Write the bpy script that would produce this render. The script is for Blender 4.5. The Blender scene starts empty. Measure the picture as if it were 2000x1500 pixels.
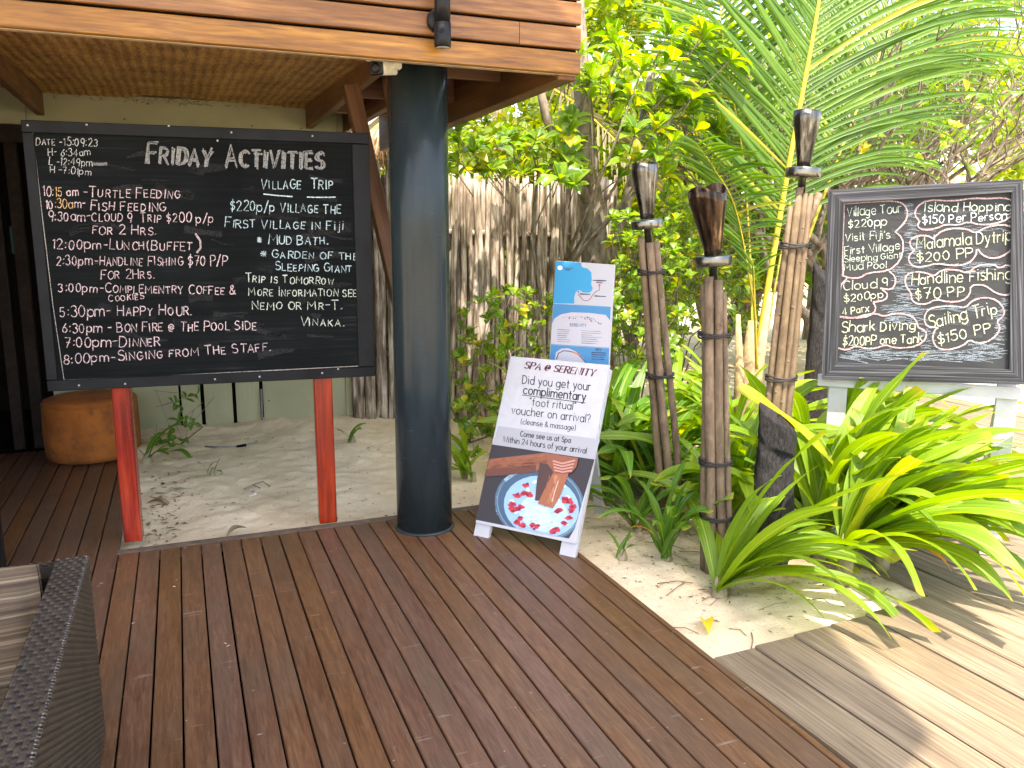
import bpy, math, random
import numpy as np
from mathutils import Vector, Matrix
PI = math.pi
R = math.radians
random.seed(7); rng = np.random.default_rng(7)
sc = bpy.context.scene
COL = sc.collection
# ------------------------------------------------------------------ camera
F, YAW, PITCH, ROLL, EYE = 1603.6, 0.3826, 0.1806, 0.00335, 1.55
def cam_axes():
    cy, sy, cp, sp = math.cos(YAW), math.sin(YAW), math.cos(PITCH), math.sin(PITCH)
    f = np.array([sy*cp, cy*cp, -sp]); r = np.array([cy, -sy, 0.0]); u = np.cross(r, f)
    c, s = math.cos(ROLL), math.sin(ROLL)
    return c*r+s*u, -s*r+c*u, f
CR, CU, CF = cam_axes(); CC = np.array([0, 0, EYE])
def at(px, py, n, k):
    """surveying helper: where the sight line through photo pixel (px,py) meets the plane n.P=k"""
    r = CF + CR*(px-1000)/F - CU*(py-750)/F
    n = np.asarray(n, float)
    return CC + r*(k - n@CC)/(n@r)
def atY(px, py, Y): return at(px, py, (0, 1, 0), Y)
def atX(px, py, X): return at(px, py, (1, 0, 0), X)
def atZ(px, py, Z=0.0): return at(px, py, (0, 0, 1), Z)
cam = bpy.data.cameras.new('camera'); camo = bpy.data.objects.new('camera', cam); COL.objects.link(camo)
cam.sensor_width = 36; cam.lens = F/2000*36; cam.clip_start = 0.05; cam.clip_end = 2000
M = Matrix(((CR[0], CU[0], -CF[0], 0), (CR[1], CU[1], -CF[1], 0), (CR[2], CU[2], -CF[2], EYE), (0, 0, 0, 1)))
camo.matrix_world = M; sc.camera = camo
# ------------------------------------------------------------------ light
SUN = Vector((-0.13, -0.40, 0.91)).normalized()
w = bpy.data.worlds.new('World'); sc.world = w; w.use_nodes = True
nt = w.node_tree; bg = nt.nodes['Background']; sky = nt.nodes.new('ShaderNodeTexSky')
sky.sky_type = 'NISHITA'; sky.sun_disc = False
sky.sun_elevation = math.asin(SUN.z); sky.sun_rotation = math.atan2(SUN.x, SUN.y)
sky.air_density = 1.0; sky.dust_density = 2.5; sky.ozone_density = 1.0
nt.links.new(sky.outputs[0], bg.inputs[0]); bg.inputs[1].default_value = 0.15
sl = bpy.data.lights.new('sun', 'SUN'); so = bpy.data.objects.new('sun', sl); COL.objects.link(so)
sl.energy = 2.0; sl.angle = R(0.6); sl.color = (1, 0.955, 0.87)
so.rotation_euler = SUN.to_track_quat('Z', 'Y').to_euler()
vs = sc.view_settings; vs.view_transform = 'Standard'; vs.look = 'None'; vs.exposure = 2.5; vs.gamma = 1; vs.use_curve_mapping = False
vs.use_white_balance = True; vs.white_balance_temperature = 7250; vs.white_balance_tint = 14
sc.cycles.max_bounces = 8; sc.cycles.diffuse_bounces = 5; sc.cycles.transparent_max_bounces = 12
sc.cycles.use_denoising = True
# ------------------------------------------------------------------ node helpers
def mat(name):
    m = bpy.data.materials.new(name); m.use_nodes = True
    nt = m.node_tree; return m, nt, nt.nodes['Principled BSDF']
def N(nt, t, **k):
    n = nt.nodes.new('ShaderNode'+t)
    for a, v in k.items():
        if a.startswith('i_'):
            n.inputs[int(a[2:])].default_value = v
        else: setattr(n, a, v)
    return n
def L(nt, a, b): nt.links.new(a, b)
def ramp(nt, fac, stops, interp='LINEAR'):
    n = nt.nodes.new('ShaderNodeValToRGB'); n.color_ramp.interpolation = interp
    e = n.color_ramp.elements
    while len(e) < len(stops): e.new(0.5)
    for i, (p, c) in enumerate(stops):
        e[i].position = p; e[i].color = (*c, 1) if len(c) == 3 else c
    L(nt, fac, n.inputs[0]); return n.outputs[0]
def coords(nt, scale=(1, 1, 1), kind='Object', rnd=True):
    tc = N(nt, 'TexCoord'); out = tc.outputs[kind]
    mp = N(nt, 'Mapping'); mp.inputs['Scale'].default_value = scale
    if rnd:
        oi = N(nt, 'ObjectInfo'); mu = N(nt, 'VectorMath', operation='SCALE'); mu.inputs[0].default_value = (13.7, 31.1, 7.3)
        L(nt, oi.outputs['Random'], mu.inputs['Scale']); ad = N(nt, 'VectorMath', operation='ADD')
        L(nt, out, ad.inputs[0]); L(nt, mu.outputs[0], ad.inputs[1]); out = ad.outputs[0]
    L(nt, out, mp.inputs[0]); return mp.outputs[0]
def noise(nt, vec, scale, detail=4, rough=0.55, dist=0.0):
    n = N(nt, 'TexNoise'); n.inputs['Scale'].default_value = scale; n.inputs['Detail'].default_value = detail
    n.inputs['Roughness'].default_value = rough; n.inputs['Distortion'].default_value = dist
    if vec is not None: L(nt, vec, n.inputs['Vector'])
    return n.outputs['Fac']
def mix(nt, fac, a, b, mode='MIX'):
    n = N(nt, 'Mix', data_type='RGBA', blend_type=mode)
    for sock, v in ((n.inputs[0], fac), (n.inputs[6], a), (n.inputs[7], b)):
        if hasattr(v, 'is_output'): L(nt, v, sock)
        elif isinstance(v, (int, float)): sock.default_value = v
        else: sock.default_value = (*v, 1)
    return n.outputs[2]
def math_(nt, op, a, b=0.5):
    n = N(nt, 'Math', operation=op)
    for s, v in ((n.inputs[0], a), (n.inputs[1], b)):
        if hasattr(v, 'is_output'): L(nt, v, s)
        else: s.default_value = v
    return n.outputs[0]
def bump(nt, p, h, strength=0.3, dist=0.01):
    b = N(nt, 'Bump'); b.inputs['Strength'].default_value = strength; b.inputs['Distance'].default_value = dist
    L(nt, h, b.inputs['Height']); L(nt, b.outputs[0], p.inputs['Normal'])
def simple(name, col, rough=0.6, metal=0.0, nz=0.25, scale=12, bmp=0.15, spec=0.5, bd=0.004):
    m, nt, p = mat(name); v = coords(nt)
    n = noise(nt, v, scale, 6)
    dark = tuple(c*(1-nz) for c in col); lite = tuple(min(1, c*(1+nz)) for c in col)
    L(nt, ramp(nt, n, [(0.3, dark), (0.7, lite)]), p.inputs['Base Color'])
    p.inputs['Roughness'].default_value = rough; p.inputs['Metallic'].default_value = metal
    p.inputs['Specular IOR Level'].default_value = spec
    if bmp: bump(nt, p, noise(nt, v, scale*4, 5), bmp, bd)
    return m
def wood(name, cols, grain=70, long=1.2, rough=(0.35, 0.6), vary=0.35, scratches=0.0, bmp=0.25, ring=0.0, patches=None, broad=0.5):
    """planks run along local Y"""
    m, nt, p = mat(name)
    v = coords(nt, (grain, long, grain)); v2 = coords(nt, (3.5, 1.1, 3.5)); v3 = coords(nt, (14, 1.0, 14))
    g = noise(nt, v, 1.0, 6, 0.6, 0.6); b = noise(nt, v2, 1.4, 5); c = noise(nt, v3, 1.0, 3, 0.5, 1.5)
    f = math_(nt, 'ADD', math_(nt, 'MULTIPLY', g, 1-broad), math_(nt, 'MULTIPLY', c, broad))
    col = ramp(nt, f, [(0.30, cols[0]), (0.5, cols[1]), (0.70, cols[2])])
    oi = N(nt, 'ObjectInfo')
    if vary:
        hv = N(nt, 'HueSaturation'); L(nt, col, hv.inputs['Color'])
        L(nt, math_(nt, 'ADD', math_(nt, 'MULTIPLY', oi.outputs['Random'], vary*2), 1-vary), hv.inputs['Value'])
        r2 = math_(nt, 'FRACT', math_(nt, 'MULTIPLY', oi.outputs['Random'], 7.31))
        L(nt, math_(nt, 'ADD', math_(nt, 'MULTIPLY', r2, 0.010), 0.495), hv.inputs['Hue'])
        L(nt, math_(nt, 'ADD', math_(nt, 'MULTIPLY', r2, 0.15), 0.9), hv.inputs['Saturation'])
        col = hv.outputs[0]
    col = mix(nt, math_(nt, 'MULTIPLY', ramp(nt, b, [(0.45, (0, 0, 0)), (0.75, (1, 1, 1))]), 0.55), col, patches or cols[0])
    if scratches:
        vs_ = coords(nt, (2.6, 60, 1)); s = noise(nt, vs_, 1.3, 2, 0.5, 0.4)
        k = coords(nt, (9, 5, 1)); kk = noise(nt, k, 1.0, 2)
        sm = math_(nt, 'MULTIPLY', ramp(nt, s, [(0.665, (0, 0, 0)), (0.69, (1, 1, 1))]), ramp(nt, kk, [(0.52, (0, 0, 0)), (0.62, (1, 1, 1))]))
        col = mix(nt, math_(nt, 'MULTIPLY', sm, scratches), col, (0.42, 0.36, 0.28))
        vo = N(nt, 'TexVoronoi'); L(nt, coords(nt, (9, 9, 9)), vo.inputs['Vector']); vo.inputs['Scale'].default_value = 1.0
        sp = ramp(nt, vo.outputs['Distance'], [(0.035, (1, 1, 1)), (0.05, (0, 0, 0))])
        col = mix(nt, math_(nt, 'MULTIPLY', sp, scratches), col, (0.5, 0.44, 0.34))
    L(nt, col, p.inputs['Base Color'])
    L(nt, ramp(nt, b, [(0.3, (rough[0],)*3), (0.7, (rough[1],)*3)]), p.inputs['Roughness'])
    bump(nt, p, math_(nt, 'ADD', g, math_(nt, 'MULTIPLY', c, 0.5)), bmp, 0.004)
    return m
def leafmat(name, c_lo, c_hi, yellow=(0.45, 0.42, 0.03), yfrac=0.06, trans=0.5, uv=True, rough=0.38, rib=(0.4, 0.5, 0.12), veins=True):
    m, nt, p = mat(name)
    ge = N(nt, 'NewGeometry'); oi = N(nt, 'ObjectInfo')
    r = math_(nt, 'FRACT', math_(nt, 'ADD', ge.outputs['Random Per Island'], oi.outputs['Random']))
    r2 = math_(nt, 'FRACT', math_(nt, 'MULTIPLY', r, 17.3))
    col = ramp(nt, r, [(0.0, c_lo), (0.55, tuple((a+b)/2 for a, b in zip(c_lo, c_hi))), (1.0, c_hi)])
    col = mix(nt, math_(nt, 'GREATER_THAN', r2, 1-yfrac), col, yellow)
    v = coords(nt); n = noise(nt, v, 18, 3)
    col = mix(nt, math_(nt, 'MULTIPLY', n, 0.5), col, tuple(x*0.7 for x in c_lo))
    if uv:
        tc = N(nt, 'TexCoord'); sx = N(nt, 'SeparateXYZ'); L(nt, tc.outputs['UV'], sx.inputs[0])
        d = math_(nt, 'ABSOLUTE', math_(nt, 'SUBTRACT', sx.outputs[0], 0.5))
        col = mix(nt, math_(nt, 'MULTIPLY', ramp(nt, d, [(0.02, (1, 1, 1)), (0.07, (0, 0, 0))]), 0.6), col, rib)
        if veins:
            mp = N(nt, 'Mapping'); mp.inputs['Scale'].default_value = (26, 0.8, 1); L(nt, tc.outputs['UV'], mp.inputs[0])
            vn = ramp(nt, noise(nt, mp.outputs[0], 1.0, 3), [(0.35, (0, 0, 0)), (0.65, (1, 1, 1))])
            col = mix(nt, math_(nt, 'MULTIPLY', vn, 0.5), col, tuple(min(1, x*1.35) for x in c_hi))
            bump(nt, p, vn, 0.35, 0.002)
            tip = ramp(nt, sx.outputs[1], [(0.93, (0, 0, 0)), (1.0, (1, 1, 1))])
            col = mix(nt, math_(nt, 'MULTIPLY', tip, 0.7), col, (0.42, 0.36, 0.05))
    L(nt, col, p.inputs['Base Color']); p.inputs['Roughness'].default_value = rough
    tr = N(nt, 'BsdfTranslucent'); hs = N(nt, 'HueSaturation'); L(nt, col, hs.inputs['Color'])
    hs.inputs['Hue'].default_value = 0.485; hs.inputs['Saturation'].default_value = 1.1; hs.inputs['Value'].default_value = 1.7
    L(nt, hs.outputs[0], tr.inputs[0])
    ms = N(nt, 'MixShader'); ms.inputs[0].default_value = trans
    out = nt.nodes['Material Output']; L(nt, p.outputs[0], ms.inputs[1]); L(nt, tr.outputs[0], ms.inputs[2]); L(nt, ms.outputs[0], out.inputs[0])
    return m
# ------------------------------------------------------------------ object helpers
def tag(o, label=None, cat=None, group=None, kind=None):
    if label: o['label'] = label
    if cat: o['category'] = cat
    if group: o['group'] = group
    if kind: o['kind'] = kind
    return o
def link(name, me, parent=None, loc=None, rot=None):
    o = bpy.data.objects.new(name, me); COL.objects.link(o)
    if parent is not None: o.parent = parent
    if loc is not None: o.location = [float(x) for x in loc]
    if rot is not None: o.rotation_euler = [float(x) for x in rot]
    return o
def empty(name, loc=(0, 0, 0), rotz=0.0, label=None, cat=None, group=None, kind=None):
    o = link(name, None, None, loc, (0, 0, rotz)); return tag(o, label, cat, group, kind)
def fastmesh(name, V, Q, m, uv=None, smooth=True, colors=None):
    """V (n,3); Q list/array of faces with equal vertex count"""
    V = np.asarray(V, np.float32); Q = np.asarray(Q, np.int32); k = Q.shape[1]
    me = bpy.data.meshes.new(name); me.vertices.add(len(V)); me.vertices.foreach_set('co', V.ravel())
    me.loops.add(Q.size); me.loops.foreach_set('vertex_index', Q.ravel())
    me.polygons.add(len(Q)); me.polygons.foreach_set('loop_start', np.arange(0, Q.size, k, dtype=np.int32))
    me.polygons.foreach_set('loop_total', np.full(len(Q), k, np.int32))
    if smooth: me.polygons.foreach_set('use_smooth', np.ones(len(Q), bool))
    if uv is not None:
        ul = me.uv_layers.new(name='UVMap'); ul.data.foreach_set('uv', np.asarray(uv, np.float32)[Q.ravel()].ravel())
    me.update(calc_edges=True); me.validate()
    if m: me.materials.append(m)
    return me
class MB:
    def __init__(s): s.v = []; s.f = []; s.mi = []; s.sm = []; s.c = []; s.ci = None
    def add(s, vs_, fs, mi=0, smooth=False, color=None):
        b = len(s.v); s.v += [tuple(map(float, x)) for x in vs_]
        for f in fs: s.f.append(tuple(b+i for i in f)); s.mi.append(mi); s.sm.append(smooth); s.c.append(color)
        return s
    def box(s, a, b, mi=0, ch=0.0):
        x0, y0, z0 = a; x1, y1, z1 = b
        if ch <= 0:
            return s.add([(x0, y0, z0), (x1, y0, z0), (x1, y1, z0), (x0, y1, z0), (x0, y0, z1), (x1, y0, z1), (x1, y1, z1), (x0, y1, z1)],
                  [(0, 3, 2, 1), (4, 5, 6, 7), (0, 1, 5, 4), (1, 2, 6, 5), (2, 3, 7, 6), (3, 0, 4, 7)], mi)
        vs_ = []
        for z, q in ((z0, ch), (z0+ch, 0), (z1-ch, 0), (z1, ch)):
            for (x, y, sx, sy) in ((x0, y0, 1, 1), (x1, y0, -1, 1), (x1, y1, -1, -1), (x0, y1, 1, -1)):
                c = ch*0.9
                p1 = (x+sx*(c+q*0.5 if (sx*sy > 0) else q), y+sy*(q if (sx*sy > 0) else c+q*0.5), z)
                p2 = (x+sx*(q if (sx*sy > 0) else c+q*0.5), y+sy*(c+q*0.5 if (sx*sy > 0) else q), z)
                vs_ += [p2, p1]
        fs = [tuple(range(7, -1, -1)), tuple(range(24, 32))]
        for r in range(3):
            for i in range(8): j = (i+1) % 8; fs.append((r*8+i, r*8+j, r*8+8+j, r*8+8+i))
        return s.add(vs_, fs, mi)
    def obox(s, p0, p1, w_, t_, up=(0, 0, 1), mi=0):
        """bar from p0 to p1, width w_ along (dir x up), thickness t_ along up"""
        p0 = Vector(p0); p1 = Vector(p1); d = (p1-p0).normalized(); up = Vector(up)
        a = d.cross(up).normalized(); b = a.cross(d).normalized(); vs_ = []
        for p in (p0, p1):
            for i, j in ((-1, -1), (1, -1), (1, 1), (-1, 1)): vs_.append(p+a*w_/2*i+b*t_/2*j)
        return s.add(vs_, [(3, 2, 1, 0), (4, 5, 6, 7), (0, 1, 5, 4), (1, 2, 6, 5), (2, 3, 7, 6), (3, 0, 4, 7)], mi)
    def tube(s, pts, rad, n=8, mi=0, cap=True, wob=0.0):
        pts = [Vector([float(c) for c in p]) for p in pts]; rad = rad if isinstance(rad, (list, tuple, np.ndarray)) else [rad]*len(pts)
        vs_ = []; fs = []; ref = None
        for i, p in enumerate(pts):
            d = (pts[min(i+1, len(pts)-1)]-pts[max(i-1, 0)]).normalized()
            if ref is None: ref = d.orthogonal().normalized()
            a = (ref-d*ref.dot(d)).normalized(); ref = a; b = d.cross(a)
            for k in range(n):
                t = 2*PI*k/n; r = rad[i]*(1+(random.uniform(-wob, wob) if wob else 0)); vs_.append(p+a*math.cos(t)*r+b*math.sin(t)*r)
        for i in range(len(pts)-1):
            for k in range(n): j = (k+1) % n; fs.append((i*n+k, i*n+j, i*n+n+j, i*n+n+k))
        s.add(vs_, fs, mi, True)
        if cap:
            b0 = len(s.v)-len(vs_); s.f.append(tuple(b0+k for k in reversed(range(n)))); s.mi.append(mi); s.sm.append(False); s.c.append(None)
            b1 = b0+(len(pts)-1)*n; s.f.append(tuple(b1+k for k in range(n))); s.mi.append(mi); s.sm.append(False); s.c.append(None)
        return s
    def lathe(s, prof, c=(0, 0, 0), n=32, mi=0, smooth=True, capb=True, capt=True, fn=None):
        vs_ = []; fs = []
        for i, (r, z) in enumerate(prof):
            for k in range(n):
                t = 2*PI*k/n; dz = fn(i, t) if fn else 0
                vs_.append((c[0]+r*math.cos(t), c[1]+r*math.sin(t), c[2]+z+dz))
        for i in range(len(prof)-1):
            for k in range(n): j = (k+1) % n; fs.append((i*n+k, i*n+j, i*n+n+j, i*n+n+k))
        if capb: fs.append(tuple(reversed(range(n))))
        if capt: fs.append(tuple(range((len(prof)-1)*n, len(prof)*n)))
        return s.add(vs_, fs, mi, smooth)
    def mesh(s, name, mats):
        me = bpy.data.meshes.new(name); me.from_pydata(s.v, [], s.f); me.update()
        me.polygons.foreach_set('use_smooth', s.sm); me.polygons.foreach_set('material_index', s.mi)
        for m in (mats if isinstance(mats, (list, tuple)) else [mats]): me.materials.append(m)
        if any(c is not None for c in s.c):
            ca = me.color_attributes.new('Col', 'FLOAT_COLOR', 'CORNER'); arr = []
            for f, c in zip(s.f, s.c): arr += list((c or (1, 1, 1)))*1 and [x for _ in f for x in (*(c or (1, 1, 1)), 1.0)]
            ca.data.foreach_set('color', arr)
        return me
    def build(s, name, mats, parent=None, loc=None, rot=None, kind=None, label=None):
        o = link(name, s.mesh(name, mats), parent, loc, rot)
        if kind: o['kind'] = kind
        if label: o['label'] = label
        return o
# ------------------------------------------------------------------ materials
m_deck = wood('dark stained decking', [(0.068, 0.028, 0.012), (0.128, 0.058, 0.027), (0.19, 0.10, 0.050)], grain=110, long=9, rough=(0.30, 0.48), vary=0.09, scratches=0.32, bmp=0.12, patches=(0.085, 0.062, 0.038), broad=0.25)
m_grey = wood('weathered grey decking', [(0.07, 0.049, 0.028), (0.215, 0.160, 0.098), (0.345, 0.272, 0.175)], grain=150, long=2.6, broad=0.22, rough=(0.75, 0.95), vary=0.13, bmp=0.8)
m_fascia = wood('varnished hardwood', [(0.060, 0.019, 0.003), (0.225, 0.088, 0.011), (0.42, 0.195, 0.030)], grain=60, long=4, broad=0.4, rough=(0.4, 0.6), vary=0.10, bmp=0.15, patches=(0.14, 0.058, 0.015))
m_beam = wood('brown rafter timber', [(0.060, 0.022, 0.006), (0.140, 0.056, 0.015), (0.23, 0.105, 0.032)], grain=30, long=1.2, rough=(0.5, 0.7), vary=0.1, bmp=0.2)
m_dkwood = wood('very dark door timber', [(0.006, 0.003, 0.002), (0.016, 0.008, 0.004), (0.03, 0.015, 0.007)], grain=30, long=1.2, rough=(0.8, 0.95), vary=0.05)
m_red = wood('red varnished timber', [(0.05, 0.004, 0.001), (0.30, 0.018, 0.004), (0.50, 0.060, 0.008)], grain=35, long=2.0, rough=(0.12, 0.3), vary=0.05, bmp=0.35)
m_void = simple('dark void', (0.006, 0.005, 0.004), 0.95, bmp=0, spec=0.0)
m_black = simple('black painted wood', (0.009, 0.010, 0.011), 0.5, nz=0.4, scale=7, bmp=0.2, spec=0.15)
m_white = simple('white painted wood', (0.47, 0.475, 0.49), 0.55, nz=0.06, scale=20, bmp=0.12)
m_steel = None
def mk_steel():
    m, nt, p = mat('slate painted steel'); v = coords(nt, (1, 1, 0.25))
    n = noise(nt, v, 7, 6)
    L(nt, ramp(nt, n, [(0.3, (0.014, 0.022, 0.025)), (0.7, (0.030, 0.042, 0.045))]), p.inputs['Base Color'])
    L(nt, ramp(nt, n, [(0.3, (0.16,)*3), (0.75, (0.30,)*3)]), p.inputs['Roughness']); p.inputs['Specular IOR Level'].default_value = 0.22
    v2 = coords(nt); bump(nt, p, noise(nt, v2, 22, 3), 0.12, 0.01)
    tc = N(nt, 'TexCoord'); sp = N(nt, 'SeparateXYZ'); L(nt, tc.outputs['Object'], sp.inputs[0]); k = noise(nt, v2, 60, 4, 0.7)
    low = ramp(nt, math_(nt, 'ADD', sp.outputs[2], math_(nt, 'MULTIPLY', k, 0.5)), [(0.22, (1, 1, 1)), (0.36, (0, 0, 0))])
    sc1 = ramp(nt, noise(nt, coords(nt, (6, 6, 40)), 1.6, 2), [(0.70, (0, 0, 0)), (0.73, (1, 1, 1))])
    d = math_(nt, 'MAXIMUM', math_(nt, 'MULTIPLY', low, 0.03), math_(nt, 'MULTIPLY', sc1, 0.05)); src = p.inputs['Base Color'].links[0].from_socket
    L(nt, mix(nt, d, src, (0.30, 0.26, 0.20)), p.inputs['Base Color']); return m
m_steel = mk_steel()
m_wall = simple('pale green painted board', (0.36, 0.36, 0.22), 0.7, nz=0.12, scale=2.2, bmp=0.05)
m_trim = simple('dusty deck edge timber', (0.12, 0.088, 0.06), 0.8, nz=0.4, scale=25)
m_bark = wood('brown stick bark', [(0.055, 0.036, 0.020), (0.165, 0.112, 0.064), (0.28, 0.205, 0.125)], grain=22, long=14, rough=(0.7, 0.9), vary=0.14, bmp=0.8)
m_pole = None
def mk_pole():
    m, nt, p = mat('weathered fence pole'); v = coords(nt, (40, 40, 3)); v2 = coords(nt, (9, 9, 4))
    n = noise(nt, v, 1, 5, 0.6); c = noise(nt, v2, 1, 5)
    f = math_(nt, 'ADD', math_(nt, 'MULTIPLY', n, 0.5), math_(nt, 'MULTIPLY', c, 0.5))
    L(nt, ramp(nt, f, [(0.36, (0.05, 0.033, 0.022)), (0.47, (0.22, 0.17, 0.12)), (0.60, (0.60, 0.53, 0.44))]), p.inputs['Base Color'])
    p.inputs['Roughness'].default_value = 0.9; bump(nt, p, f, 1.0, 0.02); return m
m_pole = mk_pole()
def mk_branch():
    m, nt, p = mat('grey brown branch bark'); v = coords(nt, (25, 25, 10)); n = noise(nt, v, 1, 5)
    L(nt, ramp(nt, n, [(0.3, (0.075, 0.056, 0.038)), (0.7, (0.30, 0.25, 0.19))]), p.inputs['Base Color'])
    p.inputs['Roughness'].default_value = 0.9; bump(nt, p, n, 0.6, 0.01); return m
m_branch = mk_branch()
def mk_sand():
    m, nt, p = mat('pale coral sand'); v = coords(nt, rnd=False)
    a = noise(nt, v, 3.0, 6); b = noise(nt, v, 120, 4, 0.7); c = noise(nt, v, 22, 5, 0.65)
    col = ramp(nt, a, [(0.3, (0.66, 0.53, 0.335)), (0.7, (0.82, 0.695, 0.48))])
    col = mix(nt, math_(nt, 'MULTIPLY', ramp(nt, b, [(0.52, (0, 0, 0)), (0.74, (1, 1, 1))]), 0.35), col, (0.30, 0.23, 0.15))
    tc = N(nt, 'TexCoord')
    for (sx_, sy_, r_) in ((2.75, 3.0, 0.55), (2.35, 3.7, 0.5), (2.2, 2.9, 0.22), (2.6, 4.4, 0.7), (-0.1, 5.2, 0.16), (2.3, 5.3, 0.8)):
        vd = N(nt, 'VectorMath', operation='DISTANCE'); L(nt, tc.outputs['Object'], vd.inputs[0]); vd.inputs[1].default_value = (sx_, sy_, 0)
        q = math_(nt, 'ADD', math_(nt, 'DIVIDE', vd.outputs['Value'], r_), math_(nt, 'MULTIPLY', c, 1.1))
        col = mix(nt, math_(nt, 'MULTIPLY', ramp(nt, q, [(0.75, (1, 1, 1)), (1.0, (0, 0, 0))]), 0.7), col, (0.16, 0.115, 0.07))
    deb = ramp(nt, c, [(0.63, (0, 0, 0)), (0.72, (1, 1, 1))])
    col = mix(nt, math_(nt, 'MULTIPLY', deb, 0.55), col, (0.14, 0.10, 0.07))
    L(nt, col, p.inputs['Base Color']); p.inputs['Roughness'].default_value = 0.95; p.inputs['Specular IOR Level'].default_value = 0.15
    h = math_(nt, 'ADD', math_(nt, 'MULTIPLY', c, 0.8), math_(nt, 'MULTIPLY', b, 0.35)); bump(nt, p, h, 0.7, 0.02); return m
m_sand = mk_sand()
def mk_board(name='chalky blackboard', smear=0.5):
    m, nt, p = mat(name); v = coords(nt, rnd=False); vh = coords(nt, (1, 1, 45), rnd=False)
    a = noise(nt, v, 2.5, 5); b = noise(nt, vh, 1.5, 3)
    f = math_(nt, 'MULTIPLY', a, b)
    L(nt, ramp(nt, f, [(0.16, (0.003, 0.004, 0.004)), (0.34, (0.007, 0.009, 0.009)), (0.46, (0.022, 0.025, 0.025))]), p.inputs['Base Color'])
    p.inputs['Roughness'].default_value = 0.7; p.inputs['Specular IOR Level'].default_value = 0.08; return m
m_board = mk_board()
def mk_print(name, chalk=False, rough=0.5):
    m, nt, p = mat(name); a = N(nt, 'VertexColor'); a.layer_name = 'Col'
    col = a.outputs[0]
    if chalk:
        v = coords(nt, rnd=False); n = noise(nt, v, 260, 3, 0.7)
        tr = N(nt, 'BsdfTransparent'); ms = N(nt, 'MixShader')
        L(nt, ramp(nt, n, [(0.36, (0, 0, 0)), (0.50, (1, 1, 1))]), ms.inputs[0])
        L(nt, tr.outputs[0], ms.inputs[1]); L(nt, p.outputs[0], ms.inputs[2]); L(nt, ms.outputs[0], nt.nodes['Material Output'].inputs[0])
    L(nt, col, p.inputs['Base Color']); p.inputs['Roughness'].default_value = 0.95 if chalk else rough
    return m
m_chalk = mk_print('chalk', True); m_print = mk_print('printed ink')
def mk_weave(name, c0, c1, sx, sy, rough=0.5, kind='Object', ax=(0, 1)):
    m, nt, p = mat(name); tc = N(nt, 'TexCoord'); sp = N(nt, 'SeparateXYZ'); L(nt, tc.outputs[kind], sp.inputs[0])
    X = math_(nt, 'MULTIPLY', sp.outputs[ax[0]], sx); Y = math_(nt, 'MULTIPLY', sp.outputs[ax[1]], sy)
    a = math_(nt, 'SINE', X); b = math_(nt, 'SINE', Y); f = math_(nt, 'MULTIPLY', a, b)
    n = noise(nt, coords(nt), 6, 4)
    f2 = math_(nt, 'ADD', math_(nt, 'MULTIPLY', f, 0.35), math_(nt, 'ADD', math_(nt, 'MULTIPLY', n, 0.6), 0.2))
    L(nt, ramp(nt, f2, [(0.3, c0), (0.7, c1)]), p.inputs['Base Color']); p.inputs['Roughness'].default_value = rough
    bump(nt, p, f, 0.6, 0.006); return m
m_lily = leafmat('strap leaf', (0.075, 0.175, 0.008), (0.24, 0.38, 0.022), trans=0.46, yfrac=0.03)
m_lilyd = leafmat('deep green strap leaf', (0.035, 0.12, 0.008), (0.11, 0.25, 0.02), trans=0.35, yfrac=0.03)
m_yel = leafmat('withered orange strap leaf', (0.45, 0.17, 0.015), (0.55, 0.28, 0.03), trans=0.4, yfrac=0.0)
m_palm = leafmat('palm leaflet', (0.040, 0.13, 0.006), (0.14, 0.28, 0.018), trans=0.42, yfrac=0.04, veins=False, rough=0.45, rib=(0.25, 0.38, 0.05))
m_shrub = leafmat('glossy shrub leaf', (0.065, 0.17, 0.01), (0.27, 0.42, 0.035), yellow=(0.55, 0.5, 0.04), yfrac=0.10, trans=0.5, veins=False, rough=0.33)
m_far = leafmat('sunlit garden foliage', (0.12, 0.22, 0.012), (0.40, 0.50, 0.04), yellow=(0.42, 0.38, 0.03), yfrac=0.12, trans=0.45, uv=False, rough=0.5)
m_dry = leafmat('dry palm leaf', (0.20, 0.17, 0.10), (0.36, 0.31, 0.17), yfrac=0.1, trans=0.3, uv=False, rough=0.7)
m_rachis = simple('yellow palm rib', (0.46, 0.36, 0.03), 0.45, nz=0.25, scale=9, bmp=0.1)
m_litter = simple('dead leaf brown', (0.20, 0.13, 0.075), 0.9, nz=0.6, scale=30)
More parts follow.
